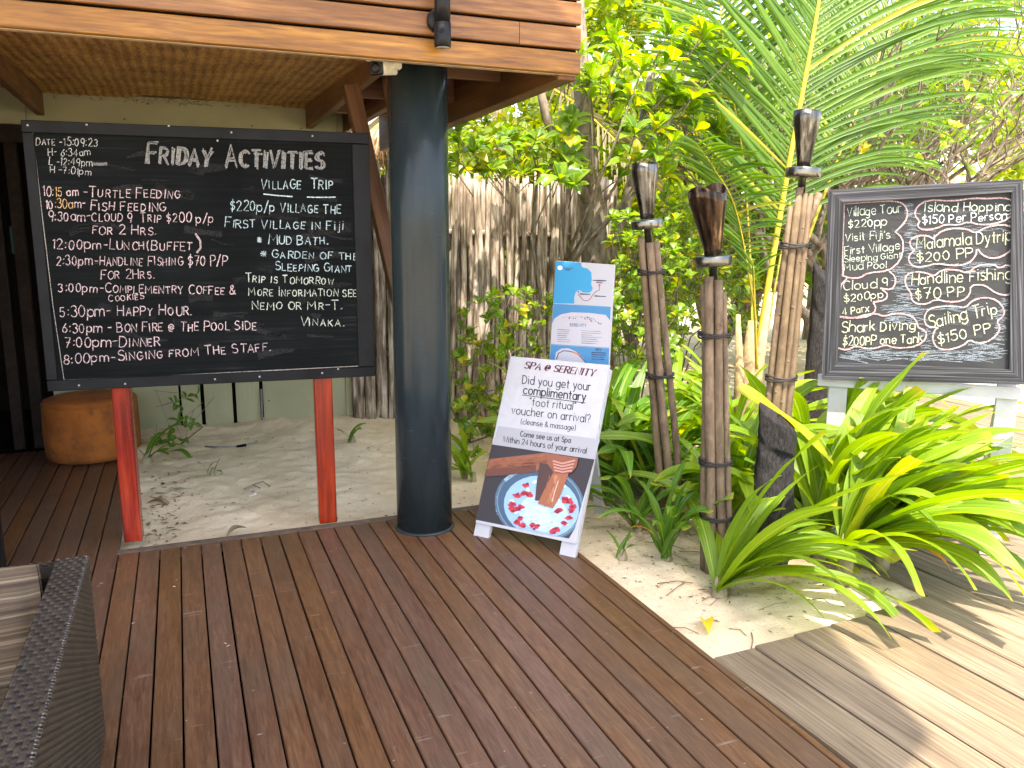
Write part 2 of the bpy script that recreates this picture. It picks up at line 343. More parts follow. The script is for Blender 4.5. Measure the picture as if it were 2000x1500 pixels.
# ------------------------------------------------------------------ ground
def vnoise(x, y, f, seed):
    r = np.random.default_rng(seed); T = r.random((64, 64)); xi = x*f; yi = y*f
    x0 = np.floor(xi).astype(int); y0 = np.floor(yi).astype(int); fx = xi-x0; fy = yi-y0
    fx = fx*fx*(3-2*fx); fy = fy*fy*(3-2*fy); g = lambda a, b: T[a % 64, b % 64]
    return (g(x0, y0)*(1-fx)+g(x0+1, y0)*fx)*(1-fy)+(g(x0, y0+1)*(1-fx)+g(x0+1, y0+1)*fx)*fy-0.5
def sand_h(X, Y):
    X = np.asarray(X, float); Y = np.asarray(Y, float)
    h = 0.045*vnoise(X, Y, 1.1, 1)+0.03*vnoise(X, Y, 3.1, 2)+0.021*vnoise(X, Y, 6.5, 3)+0.016*vnoise(X, Y, 17, 4)
    base = -0.045+0.115*np.clip((Y-4.6)/2.0, 0, 1)*np.clip((2.2-X)/1.2, 0, 1)
    edge = np.clip(np.minimum(np.abs(Y-4.3), np.abs(X-1.73))/0.35, 0.15, 1)
    z = base+h*edge
    d1 = (X < 1.69) & (Y < 4.24); d2 = (X < -0.42) & (Y < 6.9); gy = 2.36+0.04*(X-1.72)
    d3 = (X > 1.69) & (Y < gy-0.06); d4 = (X > 3.06) & (Y < 6.4)
    d5 = (X < 1.0) & (Y > 6.78) & (Y < 9.0)
    z = np.where(d1 | d2 | d3 | d4 | d5, -0.28, z)
    return z
def axis(lo, hi, step, far):
    a = list(np.arange(lo, hi, step)); s = step; x = hi
    up = []
    while x < far: up.append(x); s *= 1.25; x += s
    up.append(far); s = step; x = lo; dn = []
    while x > -far: s *= 1.25; x -= s; dn.append(x)
    dn.append(-far); return np.array(sorted(dn)+a+up)
gx = axis(-0.6, 5.0, 0.022, 400); gy = axis(2.0, 7.2, 0.022, 400)
GX, GY = np.meshgrid(gx, gy); GZ = sand_h(GX, GY); ny, nx = GX.shape
idx = np.arange(nx*ny).reshape(ny, nx)
Q = np.stack([idx[:-1, :-1], idx[:-1, 1:], idx[1:, 1:], idx[1:, :-1]], -1).reshape(-1, 4)
g = link('sand_ground', fastmesh('sand_ground', np.stack([GX, GY, GZ], -1).reshape(-1, 3), Q, m_sand)); tag(g, kind='structure', label='pale beach sand with footprints and leaf bits')
# ------------------------------------------------------------------ decks
def plank_mesh(name, w_, len_, t_, m, ch=0.003):
    b = MB(); x = w_/2; prof = [(-x, -t_), (x, -t_), (x, -ch), (x-ch, 0), (-x+ch, 0), (-x, -ch)]; n = 6
    vs_ = [(px, yy, pz) for yy in (-len_/2, len_/2) for px, pz in prof]
    fs = [(0, 1, 2, 3, 4, 5), tuple(range(11, 5, -1))]+[(i, i+6, (i+1) % 6+6, (i+1) % 6) for i in range(6)]
    b.add(vs_, fs); return b.mesh(name, m)
deck = empty('dark_deck', kind='structure', label='dark brown stained timber deck')
PW = 0.0951; X0 = -0.366
pm_short = plank_mesh('plank', PW-0.0065, 7.25, 0.022, m_deck); pm_long = plank_mesh('plank', PW-0.0065, 9.6, 0.022, m_deck)
for k in range(-32, 22):
    x = X0+(k+0.5)*PW
    if x < -0.40: o = link('plank', pm_long, deck, (x, -3+4.8, random.uniform(-0.0008, 0.0008)))
    else: o = link('plank', pm_short, deck, (x, -3+3.625, random.uniform(-0.0008, 0.0008)))
    o.rotation_euler.z = random.uniform(-0.0003, 0.0003)
MB().box((-0.372, 4.256, -0.024), (1.755, 4.318, -0.001), 0, 0.003).build('edge_board', m_trim, deck)
MB().box((-0.412, 4.30, -0.024), (-0.368, 6.60, -0.0005), 0, 0.003).build('edge_board', m_trim, deck)
MB().box((1.732, -3, -0.06), (1.757, 4.255, -0.004), 0, 0.003).build('edge_board', m_deck, deck)
MB().box((-3.6, -3, -0.27), (1.70, 4.24, -0.05)).box((-3.6, 4.24, -0.27), (-0.42, 6.6, -0.05)).build('joist_frame', m_void, deck)
grey = empty('grey_boardwalk', (1.765, 2.36, -0.014), R(1.8), kind='structure', label='weathered grey timber boardwalk')
GW = 0.2035
gm = {}
def gplank(w_, l_):
    k = (round(w_, 4), round(l_, 2))
    if k not in gm: gm[k] = plank_mesh('plank', w_, l_, 0.03, m_grey, 0.005)
    return gm[k]
for k in range(26):
    x = (k+0.5)*GW; far = 4.1 if x > 1.32 else 0.012*k
    w_ = GW-random.uniform(0.008, 0.013)
    link('plank', gplank(w_, 5.0+far), grey, (x, far-(5.0+far)/2, random.uniform(-0.002, 0.002)))
MB().box((-0.01, -5, -0.25), (1.30, -0.05, -0.07)).box((1.34, -5, -0.25), (5.2, 4.0, -0.07)).build('joist_frame', m_void, grey)
# ------------------------------------------------------------------ building wall + interior
WY = 6.72
bld = empty('beach_building', (0, WY, 0), 0, 'pale green boarded wall behind the blackboard with a dark doorway at its left', 'building')
def wp(px, py, Y=WY): p = atY(px, py, Y); return p
c_r = wp(678, 848)[0]; zt = 2.62
joints = [(352, .30), (397, .55), (459, .75), (512, .95)]
xs = [wp(108, 800)[0]]+[wp(j, 800)[0] for j, _ in joints]+[c_r]
for i in range(len(xs)-1):
    b = MB(); gap = 0.003 if i == 0 else 0.014
    x0, x1 = xs[i]+(gap if i else 0), xs[i+1]-(0.003 if i == 0 else 0.014 if i < len(xs)-2 else 0)
    n = 6; vs_ = []; fs = []
    for a in range(n+1):
        for c in range(2):
            xx = x0+(x1-x0)*a/n; zz = (0.03+0.012*math.sin(a*1.1+i)) if c == 0 else 1.0
            bow = 0.012*math.sin(PI*a/n)*(1-c) if i >= 2 else 0
            vs_ += [(xx, -bow, zz), (xx, 0.02-bow, zz)]
    for a in range(n):
        q = a*4; r = q+4
        fs += [(q, r, r+2, q+2), (q+1, q+3, r+3, r+1), (q, q+1, r+1, r), (q+2, r+2, r+3, q+3)]
    fs += [(0, 2, 3, 1), (n*4, n*4+1, n*4+3, n*4+2)]
    b.add(vs_, fs).build('cladding_panel', m_wall, bld)
b = MB().box((xs[0], -0.004, 1.004), (c_r-0.002, 0.02, zt)); b.build('cladding_panel', m_wall, bld)
MB().box((xs[0]+0.01, 0.03, -0.1), (c_r-0.01, 0.05, 1.05)).build('backing_strip', m_void, bld)
MB().box((c_r-0.001, -0.02, -0.02), (c_r+0.05, 0.06, zt)).build('corner_board', m_wall, bld)
MB().box((c_r-0.02, 0.06, -0.3), (c_r+0.02, 3.2, zt)).build('side_wall', m_wall, bld)
MB().box((-4.2, -0.02, 2.28), (xs[0]-0.003, 0.02, zt)).build('wall_panel', m_wall, bld, label='pale wall panel above the dark doorway')
MB().box((-4.2, -0.035, 2.16), (xs[0]+0.02, 0.06, 2.277)).build('door_head', m_dkwood, bld)
for px in (62, 22):
    x = wp(px, 700)[0]; MB().box((x-0.035, -0.03, 0), (x+0.035, 0.07, 2.158)).build('door_jamb', m_dkwood, bld)
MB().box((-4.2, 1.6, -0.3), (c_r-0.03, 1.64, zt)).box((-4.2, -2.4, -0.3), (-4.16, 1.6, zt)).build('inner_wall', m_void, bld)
MB().box((-1.66, -2.35, -0.3), (-1.60, -0.05, 2.5)).build('light_block_wall', m_dkwood, bld)  # unseen wall added to block light from the left of the deck
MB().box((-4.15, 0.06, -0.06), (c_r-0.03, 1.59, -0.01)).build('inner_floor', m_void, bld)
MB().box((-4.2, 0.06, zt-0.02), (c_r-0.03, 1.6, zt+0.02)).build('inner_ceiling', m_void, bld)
m_teal = simple('teal glint colour', (0.006, 0.035, 0.055), 0.7)
sh = empty('doorway_glint', (wp(32, 500, WY+0.9)[0], WY+0.9, 0), 0, 'dim blue cloth painted on a block inside the dark doorway', 'painted_glint')
MB().box((-0.03, 0, 1.38), (0.03, 0.03, 1.6), 0, 0.008).build('glint', m_teal, sh)  # added block, its teal stands in for a small blue glint
nm = MB()
for px, py in ((290, 203), (243, 233), (492, 246), (588, 251), (655, 262), (268, 196), (14, 194), (22, 194), (525, 782), (532, 842)):
    p = wp(px, py); nm.box((p[0]-0.006, -0.0075, p[2]-0.006), (p[0]+0.006, -0.003, p[2]+0.006))
nm.build('nail_heads', m_litter, bld, kind='stuff')
# ------------------------------------------------------------------ eave roof with fascia
roof = empty('eave_roof', (0, 3.6, 2.28), 0, 'timber eave with varnished fascia boards and woven ceiling over the blackboard', 'roof')
FY, FZ, FXR = 0.0, 0.0, 1.785
ox, oy, oz = 0.0, 3.6, 2.28
pitch_, gap_ = 0.108, 0.013
hb = plank_mesh('fascia_board', pitch_-gap_, 5.0, 0.025, m_fascia, 0.004)
def fboard(xa, xb, row):
    me = plank_mesh('fascia_board', pitch_-gap_, xb-xa, 0.025, m_fascia, 0.004)
    o = link('fascia_board', me, roof, ((xa+xb)/2, 0, row*pitch_+(pitch_-gap_)/2))
    # local Y -> world X, local Z(top) -> -Y, local X -> Z
    o.rotation_euler = Matrix(((0, 1, 0), (0, 0, -1), (-1, 0, 0))).to_euler()
fboard(-3.4, FXR, 0); jx = atY(1015, 60, 3.6)[0]
fboard(-3.4, jx-0.002, 1); fboard(jx+0.001, FXR, 1)
fboard(-3.4, 0.05, 2); fboard(0.054, FXR, 2); fboard(-3.4, FXR, 3); fboard(-3.4, 1.2, 4); fboard(1.203, FXR, 4)
MB().box((-3.4, 0.026, 0.01), (FXR-0.012, 0.05, 0.55)).build('backing_board', m_void, roof)
MB().box((-3.4, 0.027, -0.003), (FXR-0.012, 0.06, 0.008)).build('edge_strip', simple('pale edge strip', (0.42, 0.32, 0.2), 0.6), roof)
def beam_y(name, x0, x1, y0, y1, z0, z1, m=m_beam):
    b = MB(); hx, hy, hz = (x1-x0)/2, (y1-y0)/2, (z1-z0)/2; b.box((-hx, -hy, -hz), (hx, hy, hz), 0, 0.004)
    return b.build(name, m, roof, ((x0+x1)/2-ox, (y0+y1)/2-oy, (z0+z1)/2-oz))
zr = wp(597, 252)[2]; xr = wp(597, 252)[0]; xl = wp(90, 228)[0]
for x0 in (xr, xl-0.055, xl-0.055-(xr-xl), FXR-1.2*0+0.0-0.42):
    if x0 > 1.2: continue
    beam_y('rafter', x0, x0+0.05, 3.665, WY-0.03, zr, zr+0.30)
beam_y('side_beam', FXR-0.10, FXR-0.008, 3.63, 7.3, 2.255, 2.55)
beam_y('rafter', 1.26, 1.31, 4.45, WY+0.5, zr-0.02, zr+0.22)
def beam_x(name, x0, x1, y, z0, z1, th=0.045):
    b = MB(); hx, hy, hz = (z1-z0)/2, (x1-x0)/2, th/2; b.box((-hx, -hy, -hz), (hx, hy, hz), 0, 0.003)
    o = b.build(name, m_beam, roof, ((x0+x1)/2-ox, y-oy, (z0+z1)/2-oz)); o.rotation_euler = Matrix(((0, 1, 0), (0, 0, -1), (-1, 0, 0))).to_euler()
for (px, py) in ((930, 156), (895, 203)):
    y = atZ(px, py, zr+0.02)[1]; beam_x('purlin', xr+0.052, FXR-0.102, y, zr+0.02, zr+0.20)
beam_x('purlin', xr+0.052, FXR-0.102, 5.9, zr+0.02, zr+0.20)
beam_x('wall_plate', xl-2.5, xr, WY-0.012, wp(597, 207)[2]-0.004, wp(597, 207)[2]+0.03, 0.02)
# woven ceiling: a real undulating sheet
nxw, nyw = 340, 150; x0, x1 = xl-2.2, xr; yy0, yy1 = 3.662, WY-0.025
UX, UY = np.meshgrid(np.linspace(x0, x1, nxw), np.linspace(yy0, yy1, nyw)); zc = wp(597, 207)[2]
UZ = (zc-0.10+0.105*(UY-yy0)/(yy1-yy0)) + 0.0022*np.sin(UX*2*PI/0.055+0.5*np.sin(UY*9))+0.003*vnoise(UX, UY, 14, 9)-0.03*np.exp(-((UY-yy1)/0.12)**2)*np.clip(vnoise(UX, UY*0, 3, 12)*3, 0, 1)
idw = np.arange(nxw*nyw).reshape(nyw, nxw)
Qw = np.stack([idw[:-1, :-1], idw[1:, :-1], idw[1:, 1:], idw[:-1, 1:]], -1).reshape(-1, 4)
def mk_mat_weave():
    m, nt, p = mat('woven bamboo matting'); tc = N(nt, 'TexCoord'); sp = N(nt, 'SeparateXYZ'); L(nt, tc.outputs['Object'], sp.inputs[0])
    nz = noise(nt, coords(nt, rnd=False), 4, 3)
    X = math_(nt, 'ADD', math_(nt, 'MULTIPLY', sp.outputs[0], 2*PI/0.055), math_(nt, 'MULTIPLY', math_(nt, 'SINE', math_(nt, 'MULTIPLY', sp.outputs[1], 9.0)), 0.5))
    ph = math_(nt, 'MULTIPLY', math_(nt, 'SINE', X), 1.6)
    Y = math_(nt, 'ADD', math_(nt, 'MULTIPLY', sp.outputs[1], 2*PI/0.026), ph)
    f = math_(nt, 'ADD', math_(nt, 'MULTIPLY', math_(nt, 'SINE', Y), 0.24), math_(nt, 'MULTIPLY', math_(nt, 'SINE', X), 0.13))
    f = math_(nt, 'ADD', math_(nt, 'ADD', f, nz), noise(nt, coords(nt, (80, 14, 1), rnd=False), 1, 3))
    f = math_(nt, 'MULTIPLY', f, 0.5)
    col = ramp(nt, f, [(0.27, (0.085, 0.028, 0.005)), (0.5, (0.40, 0.18, 0.042)), (0.72, (0.68, 0.40, 0.12))])
    L(nt, col, p.inputs['Base Color']); p.inputs['Roughness'].default_value = 0.65; bump(nt, p, f, 0.5, 0.01); return m
o = link('woven_ceiling', fastmesh('woven_ceiling', np.stack([UX-ox, UY-oy, UZ-oz], -1).reshape(-1, 3), Qw, mk_mat_weave()), roof)
MB().box((xl-2.2-ox, 0.06, zc+0.06-oz), (FXR-0.11, 4.0, zc+0.16-oz)).build('roof_deck', m_beam, roof)
MB().box((-3.6, -0.0, 0.60), (FXR+0.10, 4.2, 0.66)).build('roof_sheet', m_void, roof)
fr = MB()
for i in range(160):
    px = random.gauss(330, 70) if i < 110 else random.uniform(100, 580); p = wp(px, random.uniform(174, 190)+(px-90)*0.05, WY-0.05-random.random()*0.08)
    d = Vector((random.uniform(-.04, .04), random.uniform(-.02, .02), -random.uniform(0, .02)))
    fr.tube([(p[0]-ox, p[1]-oy, p[2]-oz), (p[0]-ox+d.x, p[1]-oy+d.y, p[2]-oz+d.z)], 0.0018, 4)
fr.build('frayed_strands', m_litter, roof, kind='stuff')
# high lounge roof overhead (outside the frame): its edge throws the shade over the deck
hr = empty('lounge_roof', (0, 0, 5.2), 0, 'high roof over the lounge deck', 'roof')
ez = 5.2; sx = -SUN.x/SUN.z*ez; sy = -SUN.y/SUN.z*ez
def edge(X, Y): return (X-sx, Y-sy)
e1 = edge(1.72, 0.4); e2 = edge(2.13, 1.7); e3 = edge(2.36, 2.45); e4 = edge(2.60, 3.4); e5 = edge(2.62, 4.3); e6 = edge(1.9, 5.0)
poly = [(-3.6, -1.0), (e2[0]-0.75, -1.0), e2, e3, e4, e5, (e6[0], e5[1]+0.45), (-3.6, e5[1]+0.45)]
b = MB(); n = len(poly); b.add([(x, y, z) for z in (0, 0.12) for x, y in poly], [tuple(reversed(range(n))), tuple(range(n, 2*n))]+[(i, (i+1) % n, (i+1) % n+n, i+n) for i in range(n)])
b.build('roof_slab', m_beam, hr)
MB().box((-3.5, -0.9, -5.2), (-3.38, -0.78, 0)).build('post', m_beam, hr)
MB().box((-3.5, 2.4, -5.2), (-3.38, 2.52, 0)).build('post', m_beam, hr)
# ------------------------------------------------------------------ columns
def column(x, y, r, ztop, label):
    c = empty('steel_column', (x, y, 0), 0, label, 'column')
    MB().lathe([(r, 0.004), (r, ztop*0.3), (r, ztop*0.6), (r, ztop)], n=64).build('shaft', m_steel, c)
    MB().lathe([(r+0.012, -0.001), (r+0.012, 0.006), (r+0.004, 0.012)], n=64).build('base_ring', m_steel, c)
column(1.14, 4.085, 0.147, 2.65, 'round slate grey steel column standing on the deck beside the spa sign')
cl = atZ(12, 1122); column(cl[0]-0.15, cl[1]+0.03, 0.147, 3.4, 'round slate steel column cut by the left edge of the photo behind the wicker armchair')
# struts behind the column
def strut(pa, pb, Y, wd, label):
    a = atY(*pa, Y); b_ = atY(*pb, Y); mid = (a+b_)/2; d = Vector(b_-a); ln = d.length
    o = MB().box((-wd/2, -ln/2, -0.04), (wd/2, ln/2, 0.04), 0, 0.004).build('brace_post', m_beam, None, mid)
    q = d.normalized(); xax = q.cross(Vector((0, 1, 0))).normalized(); zax = xax.cross(q)
    o.rotation_euler = Matrix((xax, q, zax)).transposed().to_euler(); tag(o, label, 'timber brace', 'leaning timber braces behind the column')
strut((684, 165), (792, 640), 4.75, 0.085, 'dark brown timber brace leaning from the roof past the right edge of the blackboard')
strut((758, 130), (802, 420), 4.55, 0.07, 'shorter dark timber brace half hidden behind the steel column')
# ------------------------------------------------------------------ spotlight + security camera
spt = empty('wall_spotlight', atY(858, 40, 3.575), 0, 'black tubular spotlight fixed to the varnished fascia above the column', 'spotlight')
mb = simple('black metal', (0.008, 0.009, 0.010), 0.35, nz=0.2, bmp=0.05, spec=0.2)
MB().lathe([(0.034, -0.118), (0.034, -0.112), (0.036, -0.11), (0.036, -0.02)], n=28).lathe([(0.0335, -0.017), (0.0335, 0.14)], n=28).build('lamp_tube', mb, spt, (0, -0.045, 0))
MB().lathe([(0.029, -0.1185), (0.029, -0.119)], n=24).build('lens', simple('lamp glass', (0.3, 0.3, 0.28), 0.2), spt, (0, -0.045, 0))
o = MB().lathe([(0.05, -0.001), (0.05, 0.02), (0.045, 0.026)], n=28).build('mount_plate', mb, spt, (0, 0.022, 0.0)); o.rotation_euler = (R(90), 0, 0)
sc_p = atY(748, 133, 3.80)
cctv = empty('security_camera', sc_p, 0, 'small white security camera with black lens under the fascia left of the column', 'camera')
mc = simple('aged white plastic', (0.62, 0.60, 0.50), 0.45, nz=0.2, scale=30)
dv = Vector((-0.62, -0.76, -0.16)).normalized(); ex = Vector((0, 0, 1)).cross(dv).normalized(); ey = dv.cross(ex)
rot = Matrix((ex, ey, dv)).transposed().to_euler()
o = MB().box((-0.034, -0.03, -0.085), (0.034, 0.03, 0.055), 0, 0.008).build('housing', mc, cctv, None, rot)
o = MB().box((-0.038, 0.028, -0.07), (0.038, 0.036, 0.085), 0, 0.003).build('sun_shield', mc, cctv, None, rot); o.location = ey*0.0
o = MB().box((-0.033, -0.032, 0.056), (0.033, 0.030, 0.074), 0, 0.008).lathe([(0.022, 0.07), (0.022, 0.078), (0.015, 0.08)], n=20).build('lens', mb, cctv, None, rot); o.location = dv*0.002
MB().box((0.03, -0.01, 0.0), (0.085, 0.03, 0.045), 0, 0.006).build('bracket', mc, cctv)
# ------------------------------------------------------------------ stroke lettering
def arc(cx, cy, rx, ry, a0, a1, n=None):
    n = n or max(4, int(abs(a1-a0)/26)); return [(cx+rx*math.cos(R(a0+(a1-a0)*i/n)), cy+ry*math.sin(R(a0+(a1-a0)*i/n))) for i in range(n+1)]
GL = {
 'A': (4, [[(0, 0), (2, 6), (4, 0)], [(0.8, 2.1), (3.3, 2.1)]]),
 'B': (3.8, [[(0, 0), (0, 6)], [(0, 6)]+arc(1.9, 4.6, 1.5, 1.4, 90, -90)+[(0, 3.2)], [(0, 3.2)]+arc(2.0, 1.6, 1.8, 1.6, 90, -90)+[(0, 0)]]),
 'C': (4, [arc(2.3, 3, 2.2, 3, 48, 312)]), 'D': (4, [[(0, 0), (0, 6)], [(0, 6)]+arc(1.2, 3, 2.7, 3, 90, -90)+[(0, 0)]]),
 'E': (3.2, [[(3.2, 6), (0, 6), (0, 0), (3.2, 0)], [(0, 3.1), (2.6, 3.1)]]), 'F': (3.2, [[(3.3, 6), (0, 6), (0, 0)], [(0, 3.1), (2.5, 3.1)]]),
 'G': (4.2, [arc(2.3, 3, 2.2, 3, 48, 350)+[(4.3, 2.8), (2.6, 2.8)]]), 'H': (3.8, [[(0, 0), (0, 6)], [(3.8, 0), (3.8, 6)], [(0, 3), (3.8, 3)]]),
 'I': (1.0, [[(0.5, 0), (0.5, 6)]]), 'J': (2.6, [[(2.5, 6), (2.5, 1.6)]+arc(1.3, 1.4, 1.2, 1.4, 0, -160)]),
 'K': (3.6, [[(0, 0), (0, 6)], [(3.4, 6), (0.1, 2.8)], [(1, 3.6), (3.6, 0)]]), 'L': (3, [[(0, 6), (0, 0), (3, 0)]]),
 'M': (5.2, [[(0, 0), (0.4, 6), (2.6, 2.2), (4.8, 6), (5.2, 0)]]), 'N': (3.9, [[(0, 0), (0, 6), (3.9, 0), (3.9, 6)]]),
 'O': (4.3, [arc(2.15, 3, 2.15, 3, 90, 450)]), 'P': (3.5, [[(0, 0), (0, 6)], [(0, 6)]+arc(1.8, 4.4, 1.7, 1.6, 90, -90)+[(0, 2.8)]]),
 'Q': (4.4, [arc(2.15, 3, 2.15, 3, 90, 450), [(2.6, 1.6), (4.4, -0.4)]]), 'R': (3.7, [[(0, 0), (0, 6)], [(0, 6)]+arc(1.8, 4.5, 1.6, 1.5, 90, -90)+[(0, 3)], [(1.6, 3), (3.7, 0)]]),
 'S': (3.5, [arc(1.8, 4.5, 1.6, 1.5, 30, 230, 7)+arc(1.75, 1.55, 1.75, 1.55, 65, -150, 8)]), 'T': (3.9, [[(0, 6), (3.9, 6)], [(1.95, 6), (1.95, 0)]]),
 'U': (3.8, [[(0, 6), (0, 2)]+arc(1.9, 1.9, 1.9, 1.9, 180, 360)+[(3.8, 6)]]), 'V': (3.9, [[(0, 6), (2, 0), (3.9, 6)]]),
 'W': (5.6, [[(0, 6), (1.4, 0), (2.8, 5), (4.2, 0), (5.6, 6)]]), 'X': (3.7, [[(0, 0), (3.7, 6)], [(0, 6), (3.7, 0)]]),
 'Y': (3.8, [[(0, 6), (1.9, 3), (3.8, 6)], [(1.9, 3), (1.7, 0)]]), 'Z': (3.6, [[(0, 6), (3.6, 6), (0, 0), (3.6, 0)]]),
 'a': (3.6, [arc(1.8, 1.9, 1.7, 1.9, 0, 360), [(3.55, 4), (3.55, 0)]]), 'b': (3.6, [[(0, 6.2), (0, 0)], arc(1.8, 1.9, 1.8, 1.9, 180, 540)]),
 'c': (3.2, [arc(1.8, 1.95, 1.75, 1.95, 45, 315)]), 'd': (3.6, [arc(1.8, 1.9, 1.8, 1.9, 0, 360), [(3.6, 6.2), (3.6, 0)]]),
 'e': (3.5, [[(0.1, 2), (3.4, 2)]+arc(1.75, 2, 1.7, 2, 0, 320)]), 'f': (2, [arc(1.9, 5, 1, 1.2, 80, 180)+[(0.9, 0)], [(0, 3.9), (2, 3.9)]]),
 'g': (3.6, [arc(1.8, 1.9, 1.8, 1.9, 0, 360), [(3.6, 4), (3.6, -0.4)]+arc(1.85, -0.5, 1.75, 1.5, 0, -150)]), 'h': (3.3, [[(0, 6.2), (0, 0)], [(0, 2.3)]+arc(1.65, 2.4, 1.6, 1.5, 170, 0)+[(3.25, 0)]]),
 'i': (0.6, [[(0.3, 4), (0.3, 0)], [(0.15, 5.4), (0.45, 5.5)]]), 'j': (1.4, [[(1.2, 4), (1.2, -0.6)]+arc(0.3, -0.7, 0.9, 1.1, 0, -120), [(1.05, 5.4), (1.35, 5.5)]]),
 'k': (2.9, [[(0, 6.2), (0, 0)], [(2.6, 4), (0.1, 1.8)], [(0.9, 2.5), (2.9, 0)]]), 'l': (0.3, [[(0.15, 6.2), (0.15, 0)]]),
 'm': (5.4, [[(0, 4), (0, 0)], [(0, 2.3)]+arc(1.4, 2.5, 1.35, 1.4, 170, 0)+[(2.75, 0)], [(2.75, 2.3)]+arc(4.1, 2.5, 1.3, 1.4, 170, 0)+[(5.4, 0)]]),
 'n': (3.2, [[(0, 4), (0, 0)], [(0, 2.3)]+arc(1.6, 2.4, 1.6, 1.5, 170, 0)+[(3.2, 0)]]), 'o': (3.6, [arc(1.8, 1.95, 1.8, 1.95, 90, 450)]),
 'p': (3.6, [[(0, 4), (0, -2)], arc(1.8, 1.95, 1.8, 1.95, 180, 540)]), 'q': (3.6, [arc(1.8, 1.95, 1.8, 1.95, 0, 360), [(3.6, 4), (3.6, -2)]]),
 'r': (2.1, [[(0, 4), (0, 0)], [(0, 2.4)]+arc(1.5, 2.4, 1.5, 1.5, 170, 70)]), 's': (2.7, [arc(1.35, 2.95, 1.2, 1.0, 35, 240, 6)+arc(1.35, 1.0, 1.35, 1.0, 70, -150, 7)]),
 't': (2.1, [[(1, 5.6), (1, 0.3), (1.6, 0)], [(0, 3.9), (2.1, 3.9)]]), 'u': (3.2, [[(0, 4), (0, 1.6)]+arc(1.6, 1.6, 1.6, 1.6, 180, 360)+[(3.2, 4)], [(3.2, 4), (3.2, 0)]]),
 'v': (3, [[(0, 4), (1.5, 0), (3, 4)]]), 'w': (4.6, [[(0, 4), (1.1, 0), (2.3, 3.5), (3.5, 0), (4.6, 4)]]), 'x': (2.9, [[(0, 0), (2.9, 4)], [(0, 4), (2.9, 0)]]),
 'y': (3, [[(0, 4), (1.6, 0.2)], [(3.1, 4), (1.0, -2), (0.2, -2)]]), 'z': (2.8, [[(0, 4), (2.8, 4), (0, 0), (2.8, 0)]]),
 '0': (3.4, [arc(1.7, 3, 1.7, 3, 90, 450)]), '1': (1.2, [[(0, 4.9), (1, 6), (1, 0)]]), '2': (3.3, [arc(1.6, 4.4, 1.5, 1.6, 160, -30)+[(0, 0), (3.3, 0)]]),
 '3': (3.2, [arc(1.4, 4.6, 1.5, 1.4, 150, -80)+arc(1.5, 1.6, 1.7, 1.65, 80, -150)]), '4': (3.5, [[(2.6, 0), (2.6, 6), (0, 1.8), (3.5, 1.8)]]),
 '5': (3.2, [[(3, 6), (0.5, 6), (0.3, 3.3)]+arc(1.5, 1.9, 1.7, 1.9, 115, -150)]), '6': (3.3, [[(2.6, 6), (0.5, 3)]+arc(1.65, 1.75, 1.6, 1.75, 150, -200)]),
 '7': (3.2, [[(0, 6), (3.2, 6), (1.2, 0)], [(1, 3), (2.9, 3)]]), '8': (3.2, [arc(1.6, 4.5, 1.35, 1.5, -90, 270), arc(1.6, 1.5, 1.6, 1.5, 90, 450)]),
 '9': (3.3, [arc(1.6, 4.2, 1.55, 1.75, 0, 360), [(3.15, 4.4), (2.6, 0)]]), '-': (2.4, [[(0, 2.8), (2.4, 2.9)]]), ':': (0.8, [[(0.2, 3.7), (0.7, 4.2)], [(0.2, 0.8), (0.7, 1.3)]]),
 '.': (0.6, [[(0, 0.1), (0.6, 0.3)]]), '$': (3.4, [arc(1.8, 4.2, 1.5, 1.2, 30, 230, 7)+arc(1.7, 1.8, 1.6, 1.3, 65, -150, 8), [(1.8, 7), (1.6, -1)]]),
 '/': (2.4, [[(0, -0.6), (2.4, 6.4)]]), '(': (1.6, [arc(2.6, 2.8, 2.4, 4.2, 128, 232)]), ')': (1.6, [arc(-1, 2.8, 2.4, 4.2, 52, -52)]), "'": (0.4, [[(0.3, 6.2), (0, 4.8)]]),
 '"': (1.3, [[(0.3, 6.2), (0.1, 5)], [(1.2, 6.2), (1.0, 5)]]), '?': (2.8, [arc(1.4, 4.6, 1.3, 1.5, 170, -60)+[(1.4, 2.6), (1.4, 1.7)], [(1.3, 0.1), (1.5, 0.3)]]),
 '&': (3.8, [[(3.8, 0), (0.8, 4.2)]+arc(1.7, 4.9, 0.95, 1.1, 215, -40)+[(0.5, 2.6)]+arc(1.5, 1.5, 1.5, 1.5, 140, 300)+[(3.7, 2.6)]]),
 '*': (3.2, [[(0, 3), (3.2, 3)], [(1.6, 5), (1.6, 1)], [(0.4, 4.5), (2.8, 1.5)], [(0.4, 1.5), (2.8, 4.5)]]),
 '@': (4, [arc(2, 2.6, 0.9, 1.1, 0, 360)+[(3.2, 1.6)]+arc(2, 2.6, 2, 2.6, -10, 290)]), ',': (0.5, [[(0.4, 0.3), (0, -1)]]), ' ': (2.2, []),
}
